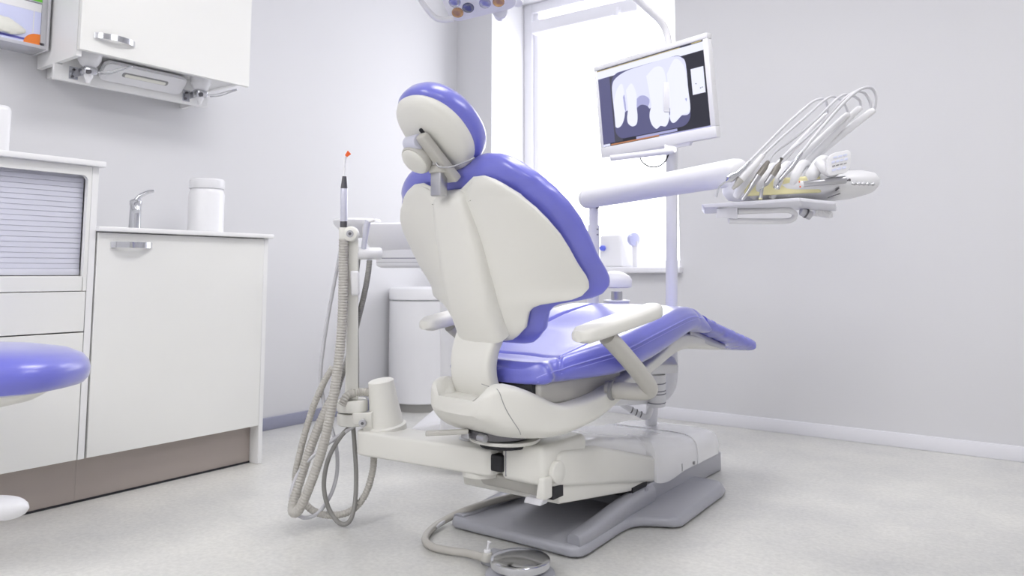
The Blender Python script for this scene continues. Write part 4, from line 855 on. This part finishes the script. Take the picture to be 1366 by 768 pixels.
# ================================================================== THINGS ON THE WINDOW SILL
zs = WZ0+.0285
def sillp(u, dy): # point on the sill under image column u
    y = YB+dy; r = FW+RT*((u-PX)/F); t = y/r.y; return V((r.x*t, y, zs))
c = sillp(822, .13)
dv = thing('steriliser_device', 'white device with blue knob and clear tubes on window sill', 'device', c)
mk('body', (hexa([c+V(p) for p in ((-.085, -.07, 0), (.075, -.07, 0), (.09, .07, 0), (-.085, .07, 0), (-.085, -.05, .185), (.05, -.05, .185), (.06, .07, .23), (-.085, .07, .23))], .012), 'unit_white'), dv)
k = c+V((-.05, -.068, .11))
mk('knob', (cyl(k, k+V((0, -.03, 0)), .017, .014, 20, .003), 'blue_knob'), dv, label='blue knob')
k = c+V((.125, .0, .16))
mk('canister', [(lathe(k+V((-.02, -.0, 0)), (1, -.5, 0), [(0, .035), (.004, .045), (.03, .045), (.036, .035)], 28), 'acrylic'), (lathe(k+V((-.025, .0, 0)), (1, -.5, 0), [(0, .03), (.004, .038), (.026, .038), (.03, .03)], 20), 'carton'), (box(c.x+.10, c.x+.135, c.y-.01, c.y+.03, zs, zs+.15, .006), 'unit_white')], dv)
mk('tubing', (join(tube([c+V(p) for p in ((-.04, 0, .21), (-.05, -.02, .28), (0, -.02, .305), (.07, -.01, .295), (.12, 0, .245), (.125, 0, .19))], .004, 8), tube([c+V(p) for p in ((-.02, .02, .19), (-.01, .02, .235), (.05, .02, .25), (.1, .02, .235), (.13, .0, .2))], .004, 8)), 'acrylic'), dv)
c = sillp(763, .12)
jb = thing('sill_box', 'pale white box left of the device on the sill', 'box', c)
mk('body', (box(c.x-.07, c.x+.07, c.y-.06, c.y+.06, zs, zs+.22, .012), 'unit_white'), jb)
mk('lid', (hexa([c+V(p) for p in ((-.075, -.065, .221), (.075, -.065, .221), (.075, .065, .221), (-.075, .065, .221), (-.06, -.05, .25), (.04, -.05, .258), (.04, .05, .258), (-.06, .05, .25))], .008), 'unit_white'), jb)

# ================================================================== LIGHT
W = bpy.data.worlds.new('world'); S.world = W; W.use_nodes = True
bg = W.node_tree.nodes['Background']; bg.inputs[0].default_value = (.975, .978, 1.0, 1); bg.inputs[1].default_value = 5.8
def area(name, loc, rot, sx, sy, power, col, portal=False):
    l = bpy.data.lights.new(name, 'AREA'); l.shape = 'RECTANGLE'; l.size, l.size_y = sx, sy; l.energy = power; l.color = col
    o = bpy.data.objects.new(name, l); COL.objects.link(o); o.location = loc; o.rotation_euler = rot
    if portal: l.cycles.is_portal = True
    return o
area('window_portal', ((WX0+WX1)/2, YB+.46, (WZ0+WZ1)/2), (-PI/2, 0, 0), WX1-WX0, WZ1-WZ0, 1, (1, 1, 1), True)
for i, (x, y, pw) in enumerate(((-1.2, 1.9, 21), (.6, 2.0, 17), (-1.9, -.9, 21), (.2, -.9, 15), (-1.9, -2.5, 18), (.2, -2.5, 15))):  # unseen ceiling panels, added as fill from overhead and behind the camera
    t = thing('fill_panel', 'rectangular fill light panel added at the ceiling, out of view', 'added fill light', (x, y, ZC), 0, 'added fill light panels')
    mk('frame', (join(box(x-.32, x-.30, y-.62, y+.62, ZC-.03, ZC), box(x+.30, x+.32, y-.62, y+.62, ZC-.03, ZC), box(x-.30, x+.30, y-.62, y-.60, ZC-.03, ZC), box(x-.30, x+.30, y+.60, y+.62, ZC-.03, ZC)), 'unit_white'), t)
    mk('diffuser', (box(x-.30, x+.30, y-.60, y+.60, ZC-.02, ZC-.004), 'fill_panel_diffuser'), t)
    area('fill_lamp', (x, y, ZC-.035), (0, 0, 0), .58, 1.18, pw, (1, .985, .97))

vs_ = S.view_settings
S.display_settings.display_device = 'sRGB'
vs_.view_transform = 'Standard'; vs_.look = 'None'; vs_.gamma = 1; vs_.use_curve_mapping = False; vs_.exposure = .08
